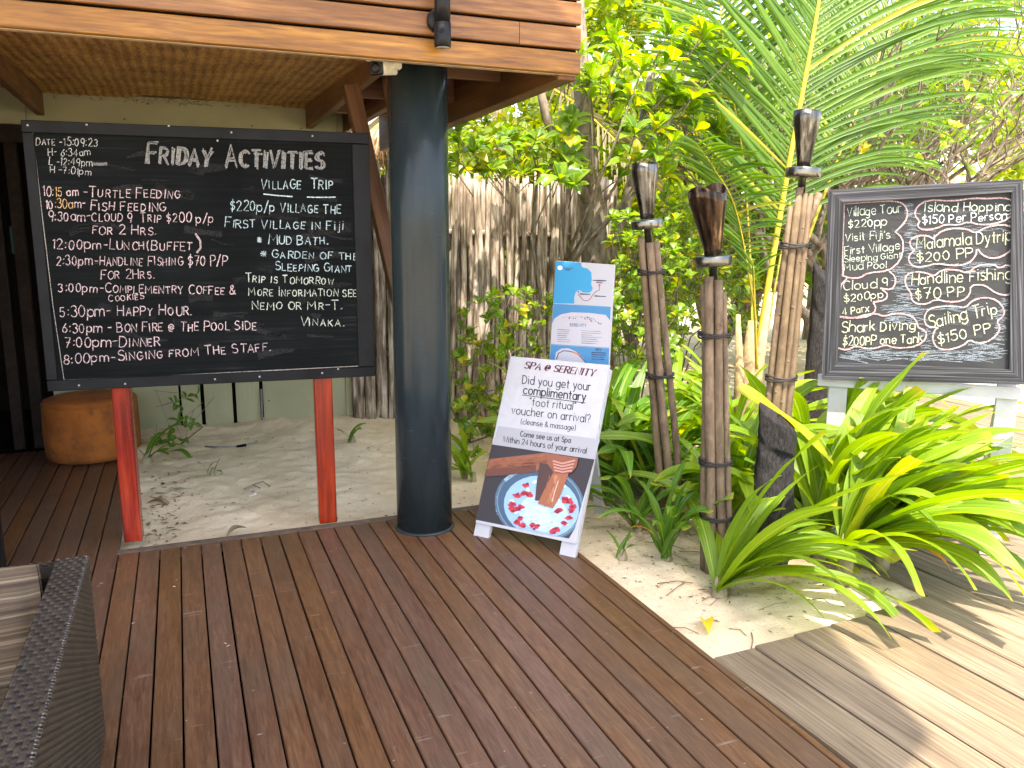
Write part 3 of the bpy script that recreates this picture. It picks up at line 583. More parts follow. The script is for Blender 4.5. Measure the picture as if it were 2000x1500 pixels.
class Print:
    """flat marks on a plane; photo-space polygons are carried onto the plane n.P=k and raised towards the viewer"""
    def __init__(s, n, k, org, rz=0.0): s.rot = np.array(Matrix.Rotation(-rz, 3, 'Z')); s.n = np.array(n, float); s.k = k; s.mb = MB(); s.o = np.array(org, float); s.sg = -1 if s.n@CF > 0 else 1
    def P(s, x, y, lay): return s.rot@(at(x, y, s.n, s.k)+s.n*s.sg*lay*0.0006-s.o)
    def poly(s, pts, col, lay=1):
        s.mb.add([s.P(x, y, lay) for x, y in pts], [tuple(range(len(pts)))], color=col)
    def ribbon(s, pts, wd, col, lay=2, pen=None, jw=0.0):
        m = len(pts)
        if m < 2: return
        q = [np.array(p, float) for p in pts]; vs_ = []
        for i in range(m):
            d = q[min(i+1, m-1)]-q[max(i-1, 0)]; l = np.hypot(*d) or 1e-6; d = d/l; nn = np.array([-d[1], d[0]])
            ww = wd if pen is None else pen[0]+(pen[1]-pen[0])*abs(d[1])**1.5
            ww *= 1+random.uniform(-jw, jw); e = -d*ww*0.25 if i == 0 else (d*ww*0.25 if i == m-1 else 0)
            for t in (-1, 1): p = q[i]+e+nn*ww/2*t; vs_.append(s.P(p[0], p[1], lay))
        s.mb.add(vs_, [(2*i, 2*i+1, 2*i+3, 2*i+2) for i in range(m-1)], color=col)
    def text(s, txt, p0, p1, h, col, wd, caps=False, jit=0.0, pen=None, slant=0.0, lay=2, jw=0.0, sp=1.15, cols=None):
        gl = []; x = 0; low = False
        for ch in txt:
            if ch == '{': low = True; continue
            if ch == '}': low = False; continue
            sc_ = 1.0
            if caps and ch.islower() and not low: ch = ch.upper(); sc_ = 0.80
            w_, st = GL[ch]; gl.append((x, sc_, st, ch)); x += (w_*sc_+sp) if ch != ' ' else 2.6
        W = x-sp; p0 = np.array(p0, float); p1 = np.array(p1, float); L_ = np.hypot(*(p1-p0)); d = (p1-p0)/L_; up = np.array([d[1], -d[0]])
        kx = L_/W; ky = h/6.0
        for i, (gx_, sc_, st, ch) in enumerate(gl):
            jx_, jy, js = random.uniform(-jit, jit), random.uniform(-jit, jit)*1.3, 1+random.uniform(-jit, jit)*0.42
            jr = random.uniform(-jit, jit)*0.30; c = col if not cols else cols(i)
            for poly_ in st:
                pts = []
                for (a, b_) in poly_:
                    a, b_ = a*sc_*js, b_*sc_*js; a, b_ = a-b_*jr, b_+a*jr
                    pt = p0+d*((gx_+a+jx_)*kx)+(up+d*slant)*((b_+jy)*ky); pts.append(pt+np.array([random.uniform(-jit, jit), random.uniform(-jit, jit)])*0.9)
                s.ribbon(pts, wd, c, lay, pen, jw)
    def build(s, name, m, parent): return s.mb.build(name, m, parent, kind='stuff')
def clip(poly_, C):
    """convex clip (Sutherland-Hodgman), C clockwise in photo space"""
    out = poly_
    for i in range(len(C)):
        a, b_ = C[i], C[(i+1) % len(C)]; inp = out; out = []
        ins = lambda p: (b_[0]-a[0])*(p[1]-a[1])-(b_[1]-a[1])*(p[0]-a[0]) >= 0
        for j in range(len(inp)):
            p, q = inp[j-1], inp[j]; ip, iq = ins(p), ins(q)
            if ip != iq:
                dx, dy = q[0]-p[0], q[1]-p[1]; ex_, ey_ = b_[0]-a[0], b_[1]-a[1]
                t = ((a[0]-p[0])*ey_-(a[1]-p[1])*ex_)/((dx*ey_-dy*ex_) or 1e-9); out.append((p[0]+dx*t, p[1]+dy*t))
            if iq: out.append(q)
        if not out: return []
    return out
def ell(cx, cy, rx, ry, rot=0, n=28):
    c, s_ = math.cos(R(rot)), math.sin(R(rot)); return [(cx+rx*math.cos(2*PI*i/n)*c-ry*math.sin(2*PI*i/n)*s_, cy+rx*math.cos(2*PI*i/n)*s_+ry*math.sin(2*PI*i/n)*c) for i in range(n)]
# ------------------------------------------------------------------ activities blackboard
PSI = -0.0839; NB = np.array([-math.sin(PSI), math.cos(PSI), 0]); UB = np.array([math.cos(PSI), math.sin(PSI), 0]); KB = 4.325
bo = np.array([-0.03, 4.34, 0.0]); 
bb = empty('activities_blackboard', bo, PSI, 'large blackboard headed friday activities on two glossy red legs at the deck edge', 'blackboard')
def bl(px, py, k=KB):
    p = at(px, py, NB, k)-bo; return p@UB, p[2]
ua, za = bl(66, 500); ub, zb = bl(726, 500); yfr = (bo@NB)-KB  # local y offset of face
ua, ub = -0.987+0.998+bl(35, 232)[0], 0.5*(bl(718, 263)[0]+bl(735, 738)[0]); ztop = bl(380, 247)[1]; zbot = bl(400, 750)[1]
ia, ib, it, ibt = bl(65, 253)[0], bl(700, 700)[0], bl(380, 270)[1], bl(420, 729)[1]
yf = -yfr
MB().box((ia-0.01, yf+0.004, ibt-0.01), (ib+0.01, yf+0.022, it+0.01)).build('writing_panel', m_board, bb)
def bar(name, a, b_, m, parent, ch=0.003): return MB().box(a, b_, 0, ch).build(name, m, parent)
bar('frame_rail', (ua, yf-0.008, it), (ub, yf+0.03, ztop), m_black, bb); bar('frame_rail', (ua, yf-0.008, zbot), (ub, yf+0.03, ibt), m_black, bb)
bar('frame_rail', (ua, yf-0.006, ibt+0.001), (ia, yf+0.028, it-0.001), m_black, bb); bar('frame_rail', (ib, yf-0.006, ibt+0.001), (ub, yf+0.028, it-0.001), m_black, bb)
for (xa, xb) in ((bl(215, 760, 4.34)[0], bl(252, 760, 4.34)[0]), (bl(613, 740, 4.34)[0], bl(649, 740, 4.34)[0])):
    b = MB(); hw = (xb-xa)/2; b.box((-hw, -1.0, -0.045), (hw, 0.62, 0.045), 0, 0.005)
    o = b.build('leg', m_red, bb, ((xa+xb)/2, yf+0.08, 1.0)); o.rotation_euler = (R(90), 0, 0)
PB = Print(NB, KB, bo, PSI)
WH = (0.72, 0.72, 0.70); PK = (0.80, 0.60, 0.60); PY = (0.70, 0.45, 0.22); BW = (0.56, 0.72, 0.74); GW_ = (0.66, 0.74, 0.62); GRY = (0.30, 0.30, 0.29)
T1 = [("Date -15:09:23", (70, 283), (190, 286), 15, WH, 1.9), ("H- 6:34{am}", (94, 304), (177, 304), 14, WH, 1.8), ("L -12:49{pm}", (96, 321), (180, 325), 14, WH, 1.8), ("H -7:01{pm}", (98, 338), (178, 342), 13, WH, 1.8),
 ("10:15 {am}", (85, 383), (155, 383), 18, PY, 2.3), ("-Turtle Feeding", (163, 384), (353, 388), 19, PK, 2.4), ("10:30{am}-", (90, 408), (167, 405), 17, PY, 2.2), ("Fish Feeding", (178, 410), (322, 413), 19, PK, 2.4),
 ("9:30{am}-Cloud 9  Trip $200 {p}/{p}", (94, 431), (417, 435), 18, PK, 2.3), ("for 2 Hrs.", (180, 457), (305, 459), 18, PK, 2.3), ("12:00{pm}-Lunch(Buffet )", (103, 486), (393, 489), 19, PK, 2.3),
 ("2:30{pm}-Handline Fishing $70 P/P", (111, 518), (443, 519), 19, PK, 2.3), ("For 2Hrs.", (197, 545), (302, 544), 18, PK, 2.2), ("3:00{pm}-Complementry Coffee &", (115, 570), (460, 575), 17, PK, 2.3), ("Cookies", (212, 589), (281, 584), 13, PK, 2.1),
 ("5:30{pm}- Happy Hour.", (117, 618), (375, 615), 20, PK, 2.3), ("6:30{pm} - Bon Fire @ The Pool Side", (122, 650), (500, 644), 18, PK, 2.3), ("7:00{pm}-Dinner", (127, 678), (312, 676), 19, PK, 2.4), ("8:00{pm}-Singing from The Staff.", (125, 711), (528, 685), 18, PK, 2.3),
 ("Village  Trip", (510, 368), (650, 369), 20, BW, 2.4), ("$220{p}/{p} Village The", (450, 411), (665, 417), 19, BW, 2.4), ("First Village in F{iji}", (439, 444), (670, 449), 18, BW, 2.4), ("* Mud Bath.", (503, 477), (640, 477), 18, BW, 2.5),
 ("* Garden of the", (508, 503), (698, 507), 16, BW, 2.3), ("Sleeping Giant", (538, 528), (687, 532), 16, BW, 2.3), ("Trip is Tomorrow", (480, 551), (652, 556), 16, GW_, 2.3), ("More Information see", (486, 577), (697, 579), 16, GW_, 2.2),
 ("Nemo or Mr-T.", (492, 604), (667, 604), 17, GW_, 2.4), ("Vinaka.", (587, 635), (672, 637), 16, GW_, 2.2)]
for t, a, b_, h, c, wd in T1:
    cf = None
    if t.startswith('10:') : cf = (lambda i: PK if i < 2 or i > 5 else PY)
    PB.text(t, a, b_, h, tuple(x*0.84 for x in c), wd*0.72, caps=True, jit=0.27, jw=0.45, sp=1.5, cols=cf)
for dx in (0, 2.2, -2.2): PB.text("Friday", (288+dx, 318+dx*0.5), (411+dx, 325), 40, GRY, 3.0, caps=True, jit=0.2, jw=0.5, sp=1.4); PB.text("Activities", (441+dx, 326+dx*0.5), (632+dx, 330), 40, GRY, 3.0, caps=True, jit=0.2, jw=0.5, sp=1.4)
for a, b_ in (((515, 379), (571, 384)), ((600, 385), (655, 385))): PB.ribbon([a, ((a[0]+b_[0])/2, (a[1]+b_[1])/2+0.5), b_], 2.2, BW)
PB.ribbon([(382, 457), (391, 470), (392, 484), (385, 493)], 4, (0.5, 0.36, 0.38)); PB.ribbon([(180, 319.5), (195, 321), (208, 320)], 6, (0.2, 0.2, 0.2))
for pts in ([(64, 254), (80, 400), (104, 600), (125, 741)], [(125, 742), (300, 735), (500, 725), (716, 714)], [(64, 254), (90, 255), (150, 257)], [(716, 714), (716, 700)]): PB.ribbon(pts, 1.3, (0.36, 0.33, 0.28), 1, jw=0.5)
gr_ = random.Random(31)
for _ in range(70):
    x, y = gr_.uniform(95, 690), gr_.uniform(275, 705); l = gr_.uniform(15, 80); t = gr_.uniform(-0.5, 0.5); g_ = gr_.uniform(0.006, 0.015)
    if x+l < 705 and abs(t*l)+y < 715: PB.ribbon([(x, y), (x+l*0.5, y+t*l*0.4), (x+l, y+t*l*0.6)], gr_.uniform(3, 14), (g_, g_*1.03, g_), 0.5, jw=0.6)
PB.build('chalk_writing', m_chalk, bb)
sc_m = simple('screw head', (0.35, 0.35, 0.33), 0.4)
s_ = MB()
for px, py in ((245, 749), (420, 740), (507, 735), (629, 728), (155, 752), (55, 245), (170, 244), (330, 246), (452, 259), (610, 266), (660, 720), (425, 275)):
    u_, z_ = bl(px, py); s_.box((u_-0.004, yf-0.0105, z_-0.004), (u_+0.004, yf-0.0085, z_+0.004))
s_.build('screw_heads', sc_m, bb, kind='stuff')
# ------------------------------------------------------------------ ottoman
m_orange = None
def mk_orange():
    m, nt, p = mat('worn orange fabric'); v = coords(nt, rnd=False); a = noise(nt, v, 5, 5); b = noise(nt, v, 16, 4)
    col = ramp(nt, a, [(0.35, (0.22, 0.065, 0.012)), (0.6, (0.40, 0.125, 0.018))])
    col = mix(nt, math_(nt, 'MULTIPLY', ramp(nt, b, [(0.55, (0, 0, 0)), (0.72, (1, 1, 1))]), 0.6), col, (0.08, 0.05, 0.03))
    L(nt, col, p.inputs['Base Color']); p.inputs['Roughness'].default_value = 0.9; bump(nt, p, noise(nt, v, 300, 2), 0.2, 0.003); return m
otl, otr = atY(82, 830, 6.33)[0], atY(274, 830, 6.33)[0]; rO = (otr-otl)/2
ot = empty('round_ottoman', ((otl+otr)/2, 6.33, 0.0), 0, 'round worn orange fabric ottoman on the dark deck behind the blackboard leg', 'ottoman')
hO = atY(160, 800, 6.33-rO)[2]
mO = mk_orange()
MB().lathe([(rO*0.955, 0.012), (rO*0.985, 0.05), (rO, hO*0.5), (rO*0.985, hO-0.02), (rO*0.975, hO)], n=56).build('side', mO, ot)
MB().lathe([(rO*0.985, hO), (rO*0.99, hO+0.004), (rO*0.985, hO+0.008)], n=56).build('seam', mO, ot)
MB().lathe([(rO*0.975, hO+0.008), (rO*0.96, hO+0.022), (rO*0.8, hO+0.036), (rO*0.4, hO+0.042), (0.01, hO+0.043)], n=56).build('top', mO, ot)
# ------------------------------------------------------------------ wicker armchair
def weave_patch(name, P0, U, V, nu, nv, amp, m, parent, pu, pv):
    """heightfield of basket weave over the parallelogram P0,U,V (sizes in metres)"""
    P0, U, V = map(lambda a: np.array(a, float), (P0, U, V)); lu, lv = np.linalg.norm(U), np.linalg.norm(V); nrm = np.cross(U, V); nrm /= np.linalg.norm(nrm)
    a, b_ = np.meshgrid(np.linspace(0, 1, nu), np.linspace(0, 1, nv)); A = a*lu/pu; B = b_*lv/pv
    ch = np.where((np.floor(A)+np.floor(B)) % 2 == 0, 1, -1)
    h = amp*np.where(ch > 0, np.sin(PI*(A % 1))*1.0, 0.85*np.sin(PI*(B % 1)))+amp*0.3*ch
    Vt = P0+a[..., None]*U+b_[..., None]*V+h[..., None]*nrm; id_ = np.arange(nu*nv).reshape(nv, nu)
    Qd = np.stack([id_[:-1, :-1], id_[:-1, 1:], id_[1:, 1:], id_[1:, :-1]], -1).reshape(-1, 4)
    rt = np.random.default_rng(len(name)); TT = rt.random((700, 700)); cid = TT[np.floor(A).astype(int) % 700, np.floor(B).astype(int) % 700]
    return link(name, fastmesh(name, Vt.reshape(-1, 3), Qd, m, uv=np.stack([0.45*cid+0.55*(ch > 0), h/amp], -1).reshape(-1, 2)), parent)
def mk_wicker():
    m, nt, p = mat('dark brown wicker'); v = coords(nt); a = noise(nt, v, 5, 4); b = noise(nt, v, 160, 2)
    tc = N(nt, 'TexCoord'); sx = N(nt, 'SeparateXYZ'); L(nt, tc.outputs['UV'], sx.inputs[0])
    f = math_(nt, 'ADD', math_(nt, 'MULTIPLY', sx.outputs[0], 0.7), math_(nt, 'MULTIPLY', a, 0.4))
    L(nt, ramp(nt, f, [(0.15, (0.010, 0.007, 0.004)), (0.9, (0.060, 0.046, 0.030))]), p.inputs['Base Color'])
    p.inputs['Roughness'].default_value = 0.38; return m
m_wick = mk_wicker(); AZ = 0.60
pa = atZ(172, 1087, AZ); xo = pa[0]; ye = pa[1]
arch = empty('wicker_armchair', (xo-0.4, ye-0.4, 0), 0, 'dark brown wicker armchair with striped cushion at the lower left corner', 'armchair')
C0 = np.array([xo-0.4, ye-0.4, 0]); aw = 0.085
def loc(x, y, z): return np.array([x, y, z])-C0
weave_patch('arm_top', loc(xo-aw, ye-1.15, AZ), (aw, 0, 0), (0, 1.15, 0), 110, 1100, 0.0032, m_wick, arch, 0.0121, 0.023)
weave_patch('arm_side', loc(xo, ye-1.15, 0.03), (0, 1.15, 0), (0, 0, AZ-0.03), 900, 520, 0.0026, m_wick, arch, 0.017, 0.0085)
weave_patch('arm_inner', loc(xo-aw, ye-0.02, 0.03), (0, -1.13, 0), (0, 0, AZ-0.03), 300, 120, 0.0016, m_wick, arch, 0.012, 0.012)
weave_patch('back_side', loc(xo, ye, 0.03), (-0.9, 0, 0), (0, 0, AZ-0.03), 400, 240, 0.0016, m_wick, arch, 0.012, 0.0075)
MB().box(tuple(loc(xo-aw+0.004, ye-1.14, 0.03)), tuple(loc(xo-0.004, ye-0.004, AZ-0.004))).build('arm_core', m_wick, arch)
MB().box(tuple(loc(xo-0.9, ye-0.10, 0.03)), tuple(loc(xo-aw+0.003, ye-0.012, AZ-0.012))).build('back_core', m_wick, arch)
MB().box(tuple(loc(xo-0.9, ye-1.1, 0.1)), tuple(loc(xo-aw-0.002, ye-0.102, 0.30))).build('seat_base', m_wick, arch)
# bright edge stitching: small pale beads of worn cane along the arm's edge
st = MB()
i = 0; y = ye-1.15
while y < ye:
    st.tube([loc(xo-0.004, y, AZ+0.002), loc(xo+0.002, y+0.004, AZ-0.003)], 0.0022, 5); y += 0.0135
st.build('edge_binding', simple('worn pale cane', (0.15, 0.13, 0.11), 0.5), arch, kind='stuff')
def mk_stripe():
    m, nt, p = mat('striped brown cushion'); tc = N(nt, 'TexCoord'); sp = N(nt, 'SeparateXYZ'); L(nt, tc.outputs['Object'], sp.inputs[0])
    n = noise(nt, coords(nt, (2, 2, 2)), 2, 3); z = math_(nt, 'ADD', math_(nt, 'MULTIPLY', sp.outputs[1], 62), math_(nt, 'MULTIPLY', n, 1.2))
    cmb = N(nt, 'CombineXYZ'); L(nt, z, cmb.inputs[0]); f = noise(nt, cmb.outputs[0], 1.0, 3, 0.7)
    L(nt, ramp(nt, f, [(0.36, (0.024, 0.014, 0.007)), (0.5, (0.085, 0.058, 0.033)), (0.64, (0.21, 0.16, 0.10))]), p.inputs['Base Color'])
    p.inputs['Roughness'].default_value = 0.85; bump(nt, p, f, 0.4, 0.004); return m
def cushion(name, sx_, sy_, sz_, m, parent, loc_, rot_):
    n = 22; V = []; Fq = []
    for side in (1, -1):
        for i in range(n+1):
            for j in range(n+1):
                u_ = i/n*2-1; v_ = j/n*2-1; e = (1-abs(u_)**5)*(1-abs(v_)**5); V.append((u_*sx_/2*(1-0.03*v_*v_), v_*sy_/2*(1-0.03*u_*u_), side*sz_/2*(0.22+0.78*max(e, 0)**0.45)))
    N1 = (n+1)**2
    for s2 in (0, 1):
        for i in range(n):
            for j in range(n):
                a = s2*N1+i*(n+1)+j; q = (a, a+n+1, a+n+2, a+1); Fq.append(q if s2 == 0 else q[::-1])
    bd = [(i*(n+1)) for i in range(n+1)]+[n*(n+1)+j for j in range(1, n+1)]+[i*(n+1)+n for i in range(n-1, -1, -1)]+[j for j in range(n-1, 0, -1)]
    for i in range(len(bd)): a, c = bd[i], bd[(i+1) % len(bd)]; Fq.append((a, c, c+N1, a+N1))
    return link(name, fastmesh(name, V, Fq, m), parent, loc_, rot_)
m_str = mk_stripe()
o = cushion('back_cushion', 0.66, 0.42, 0.17, m_str, arch, loc(xo-aw-0.012-0.33, ye-0.215, 0.455), (R(72), 0, R(1)))
o = cushion('seat_cushion', 0.70, 0.80, 0.14, m_str, arch, loc(xo-aw-0.045-0.36, ye-0.72, 0.35), (0, 0, 0))
# ------------------------------------------------------------------ spa A-frame sign
sd = np.array([0.608, -0.794, 0]); shn = np.array([0.794, 0.608, 0]); TH = R(23)
sup = shn*math.sin(TH)+np.array([0, 0, math.cos(TH)]); sn = shn*math.cos(TH)-np.array([0, 0, math.sin(TH)]); SA = np.array([1.366, 3.814, 0.002]); SK = float(sn@SA)
sg = empty('spa_sign', SA, math.atan2(sd[1], sd[0]), 'white a-frame sign with spa offer text and foot bath picture standing on the deck corner', 'sign')
rl = Matrix.Rotation(-math.atan2(sd[1], sd[0]), 4, 'Z')
def sbox(name, s0, s1, u0, u1, d0, d1, m):
    """box in sign coordinates: s along the base, u up the panel, d behind the face"""
    vs_ = []
    for d_ in (d0, d1):
        for (a, b_) in ((s0, u0), (s1, u0), (s1, u1), (s0, u1)):
            p = Vector(sd*a+sup*b_+sn*d_); vs_.append(rl @ p)
    return MB().add(vs_, [(0, 1, 2, 3), (7, 6, 5, 4), (0, 4, 5, 1), (1, 5, 6, 2), (2, 6, 7, 3), (3, 7, 4, 0)]).build(name, m, sg)
sbox('sign_panel', -0.052, 0.532, 0.068, 0.975, 0.000, 0.010, m_white)
sbox('leg', -0.055, 0.035, 0.0, 0.955, 0.011, 0.034, m_white); sbox('leg', 0.45, 0.536, 0.0, 0.955, 0.011, 0.034, m_white)
sbox('cross_rail', 0.036, 0.449, 0.89, 0.955, 0.012, 0.030, m_white)
for s0 in (0.02, 0.34):
    a = sd*(s0+0.03)+sup*0.93+sn*0.05; b_ = sd*(s0+0.03)+shn*0.66; b_ = np.array([b_[0], b_[1], 0.0])
    a2, b2 = rl @ Vector(a), rl @ Vector(b_); MB().obox(a2, b2, 0.05, 0.02, (0, 1, 0)).build('rear_leg', m_white, sg)
PS = Print(sn, SK, SA, math.atan2(sd[1], sd[0])); DK = (0.035, 0.022, 0.03); MR = (0.09, 0.01, 0.02)
q = [at(1003+0, 697, sn, SK)]
PS.text("SPA @ SERENITY", (1024, 719), (1160, 735), 13, MR, 2, pen=(1.2, 3.4), slant=0.28, sp=1.3)
TX = (0.02, 0.02, 0.024)
for t, a, b_, h, wd in (("Did you get your", (1020, 749), (1153, 763), 16, 1.7), ("complimentary", (1022, 769), (1143, 783), 16.5, 2.2), ("\"foot ritual\"", (1034, 792), (1124, 801), 15, 1.5), ("voucher on arrival?", (999, 808), (1152, 826), 16, 1.5),
   ("(cleanse & massage)", (1017, 828), (1124, 841), 10.5, 1.1), ("Come see us at Spa", (1016, 852), (1114, 865), 10, 1.5), ("Within 24 hours of your arrival", (983, 863), (1145, 886), 11, 1.5)):
    PS.text(t, a, b_, h, TX, wd, sp=1.25)
PS.ribbon([(1020, 771.5), (1080, 779), (1143, 787)], 1.4, TX)
PS.poly([(973, 832), (1172, 858), (1161, 897), (962, 868)], (0.36, 0.36, 0.38), 1)
FR = [(961, 868), (1161, 897.5), (1141, 1001), (1123, 1032), (1117, 1053), (929, 1015)]
def pic(poly_, col, lay):
    c = clip(poly_, FR)
    if len(c) > 2: PS.poly(c, col, lay)
pic(FR, (0.030, 0.022, 0.024), 2)
bw = lambda k_: ell(1054, 984, 88*k_, 74*k_, 12)
pic(bw(1.0), (0.07, 0.14, 0.20), 3); pic(bw(0.955), (0.16, 0.27, 0.35), 4); pic(bw(0.93), (0.05, 0.10, 0.16), 5); pic(ell(1058, 990, 74, 60, 12), (0.28, 0.46, 0.68), 6)
pic(ell(1062, 1002, 48, 36, 12), (0.42, 0.60, 0.80), 7); pic(ell(1052, 1006, 24, 18, 12), (0.50, 0.68, 0.85), 8); PS.ribbon([(988, 938), (1004, 926), (1026, 917), (1052, 913)], 6, (0.32, 0.48, 0.55), 8)
pr = random.Random(3)
def blob(x, y, r_, col, lay, n_=11):
    rr = [r_*pr.uniform(0.65, 1.25) for _ in range(n_)]; pts = [(x+1.2*rr[i]*math.cos(2*PI*i/n_), y+rr[i]*0.85*math.sin(2*PI*i/n_)) for i in range(n_)]
    cl_ = clip(pts, FR)
    if len(cl_) > 2: PS.mb.add([PS.P(a, b_, lay) for a, b_ in [(x, y)]+pts] if len(cl_) == len(pts) and all(abs(c[0]-p[0]) < 99 for c, p in zip(cl_, pts)) else [], [(0, i+1, (i+1) % n_+1) for i in range(n_)] if len(cl_) == len(pts) else [], color=col)
for i in range(46):
    a = pr.uniform(0, 2*PI); k_ = pr.uniform(0.45, 0.97); blob(1058+70*k_*math.cos(a), 990+55*k_*math.sin(a), pr.uniform(2.5, 5), (0.55, 0.70, 0.78), 9)
for i, (x, y) in enumerate([(1028, 948), (1024, 964), (1034, 966), (1010, 968), (1001, 985), (1003, 995), (1013, 993), (1018, 990), (1017, 1013), (1010, 1020), (1022, 1026), (1040, 1026), (1049, 1028), (1105, 976), (1113, 979), (1121, 990), (1117, 997), (1088, 999), (1093, 997), (1112, 1011), (1104, 1022), (1088, 1034), (1081, 1038), (1030, 1036), (1044, 1036)]):
    blob(x, y, pr.uniform(5, 7.5), (0.50, 0.03, 0.045), 10); blob(x+pr.uniform(-3, 3), y+pr.uniform(-3, 3), 3, (0.22, 0.01, 0.03), 11)
SK1, SK2, SK3 = (0.26, 0.085, 0.04), (0.13, 0.04, 0.022), (0.42, 0.16, 0.09)
pic([(958, 897), (1064, 885), (1092, 888), (1088, 906), (1060, 912), (1048, 922), (985, 928), (947, 931)], SK1, 12); pic([(950, 917), (1048, 908), (1048, 922), (985, 929), (946, 931)], SK2, 13)
pic([(1056, 904), (1088, 910), (1064, 978), (1046, 978), (1050, 940)], (0.07, 0.03, 0.022), 14)
pic([(1084, 920), (1113, 922), (1103, 950), (1094, 972), (1081, 993), (1052, 984), (1062, 962)], (0.34, 0.11, 0.045), 15); PS.ribbon([(1088, 930), (1080, 960), (1072, 982)], 5, (0.50, 0.20, 0.10), 16); PS.ribbon([(1092, 940), (1086, 958), (1080, 980)], 1.6, (0.7, 0.5, 0.4), 17)
pic([(1066, 885), (1131, 895), (1127, 913), (1117, 924), (1085, 926), (1072, 908)], SK1, 16)
for k_ in range(4): PS.ribbon([(1082+k_, 901+6*k_), (1100, 906+5.5*k_), (1124-2*k_, 900+6.5*k_)], 3.4, (0.55, 0.25, 0.19), 17); PS.ribbon([(1084+k_, 904+6*k_), (1101, 909+5.5*k_), (1122-2*k_, 903.5+6.5*k_)], 1.2, (0.16, 0.05, 0.04), 18)
for _ in range(90):
    a = pr.uniform(0, 2*PI); k_ = pr.uniform(0.1, 0.9); x, y = 1060+62*k_*math.cos(a), 996+42*k_*math.sin(a)
    if y < 1030+0.18*(x-1050) and not (1046 < x < 1116 and y < 994): g_ = pr.uniform(0.75, 1.25); PS.ribbon([(x, y), (x+pr.uniform(3, 8), y+pr.uniform(-2, 3))], pr.uniform(0.8, 2.2), (0.40*g_, 0.56*g_, 0.74*g_), 9, jw=0.5)
for _ in range(70):
    f = pr.random(); x = 952+112*f; y = 899-12*f+pr.uniform(2, 28-8*f); g_ = 1.35-1.0*(y-(899-12*f))/30+pr.uniform(-.1, .1); PS.ribbon([(x, y), (x+pr.uniform(6, 16), y-pr.uniform(0.5, 2))], pr.uniform(1, 2.4), (0.26*g_, 0.085*g_, 0.04*g_), 14, jw=0.4)
for _ in range(60):
    f = pr.random(); y = 924+60*f; x = 1086-14*f+pr.uniform(-14+6*f, 20-8*f); g_ = 1.15-abs(x-(1092-16*f))/32+pr.uniform(-.1, .15); PS.ribbon([(x, y), (x-pr.uniform(1, 3), y+pr.uniform(4, 10))], pr.uniform(0.8, 2), (0.42*g_, 0.15*g_, 0.07*g_), 16, jw=0.4)
for _ in range(46):
    a = pr.uniform(PI*0.6, PI*1.75); x, y = 1054+85*math.cos(a), 984+71*math.sin(a)
    if y > 905 and y < 1012: g_ = pr.uniform(0.5, 1.5); PS.ribbon([(x, y), (x+4*math.sin(a), y-4*math.cos(a))], pr.uniform(1, 2.5), (0.12*g_, 0.21*g_, 0.28*g_), 8, jw=0.4)
PS.build('printed_poster', m_print, sg)
# ------------------------------------------------------------------ blue map board behind the spa sign
mo = np.array([1.86, 3.98, 0]); mhn = shn*math.cos(R(8))-np.array([0, 0, math.sin(R(8))]); mk = float(mhn@np.array([1.95, 3.95, 1.0]))
mp_ = empty('map_board', mo, 0, 'blue and white resort map board standing just behind the white spa sign', 'sign')
c4 = [at(x, y, mhn, mk)-mo for x, y in ((1086, 509), (1201, 517), (1187, 760), (1070, 752))]
MB().add([*c4, *[p+mhn*0.008 for p in c4]], [(0, 1, 2, 3), (7, 6, 5, 4), (0, 4, 5, 1), (1, 5, 6, 2), (2, 6, 7, 3), (3, 7, 4, 0)]).build('board_panel', m_white, mp_)
pm = (c4[2]+c4[3])/2; MB().obox(tuple((c4[0]+c4[1])/2+mhn*0.035), (pm[0]+0.02, pm[1], 0.0), 0.05, 0.03, (0.79, 0.6, 0)).build('post', m_beam, mp_)
PM = Print(mhn, mk, mo); CY = (0.015, 0.27, 0.50); B2 = (0.04, 0.21, 0.42); LG = (0.42, 0.43, 0.47); DB = (0.03, 0.04, 0.10)
PM.poly([(1086, 510), (1200, 518), (1193, 598), (1081, 592)], LG, 1)
PM.poly([(1086, 510), (1135, 513), (1137, 522), (1147, 524), (1155, 532), (1156, 545), (1155, 556), (1158, 563), (1155, 569), (1150, 572), (1139, 571), (1131, 566), (1125, 570), (1122, 580), (1122, 593), (1081, 592)], CY, 2)
PM.poly(ell(1094, 523, 5, 4.5, 0, 12), (0.75, 0.8, 0.85), 3)
for px in ((1099, 523, 20), (1103, 526.5, 10), (1158, 547.5, 26), (1166, 551.5, 10), (1133, 574, 20), (1162, 578, 21)): PM.ribbon([(px[0], px[1]), (px[0]+px[2]/2, px[1]+0.6), (px[0]+px[2], px[1]+1)], 1.9, DB, 3, jw=0.5)
PM.ribbon([(1129, 575), (1134, 580), (1139, 586), (1147, 588), (1153, 584), (1158, 576), (1165, 569), (1171, 567), (1171, 560)], 1.2, (0.25, 0.03, 0.05), 3); PM.poly(ell(1171, 557, 2, 2.4, 0, 10), (0.6, 0.05, 0.08), 4); PM.poly(ell(1130, 570, 1.8, 2.2, 0, 10), (0.05, 0.2, 0.5), 4)
PM.poly([(1081, 593), (1193, 599), (1190, 680), (1076, 673)], B2, 1)
PM.poly([(1076, 672), (1078, 634), (1083, 622), (1096, 614), (1116, 610), (1150, 611), (1183, 615), (1192, 626), (1190, 679)], (0.45, 0.45, 0.50), 2)
PM.text("SERENITY", (1113, 637), (1145, 638.5), 5.5, (0.05, 0.1, 0.22), 1.0, lay=3, sp=1.8)
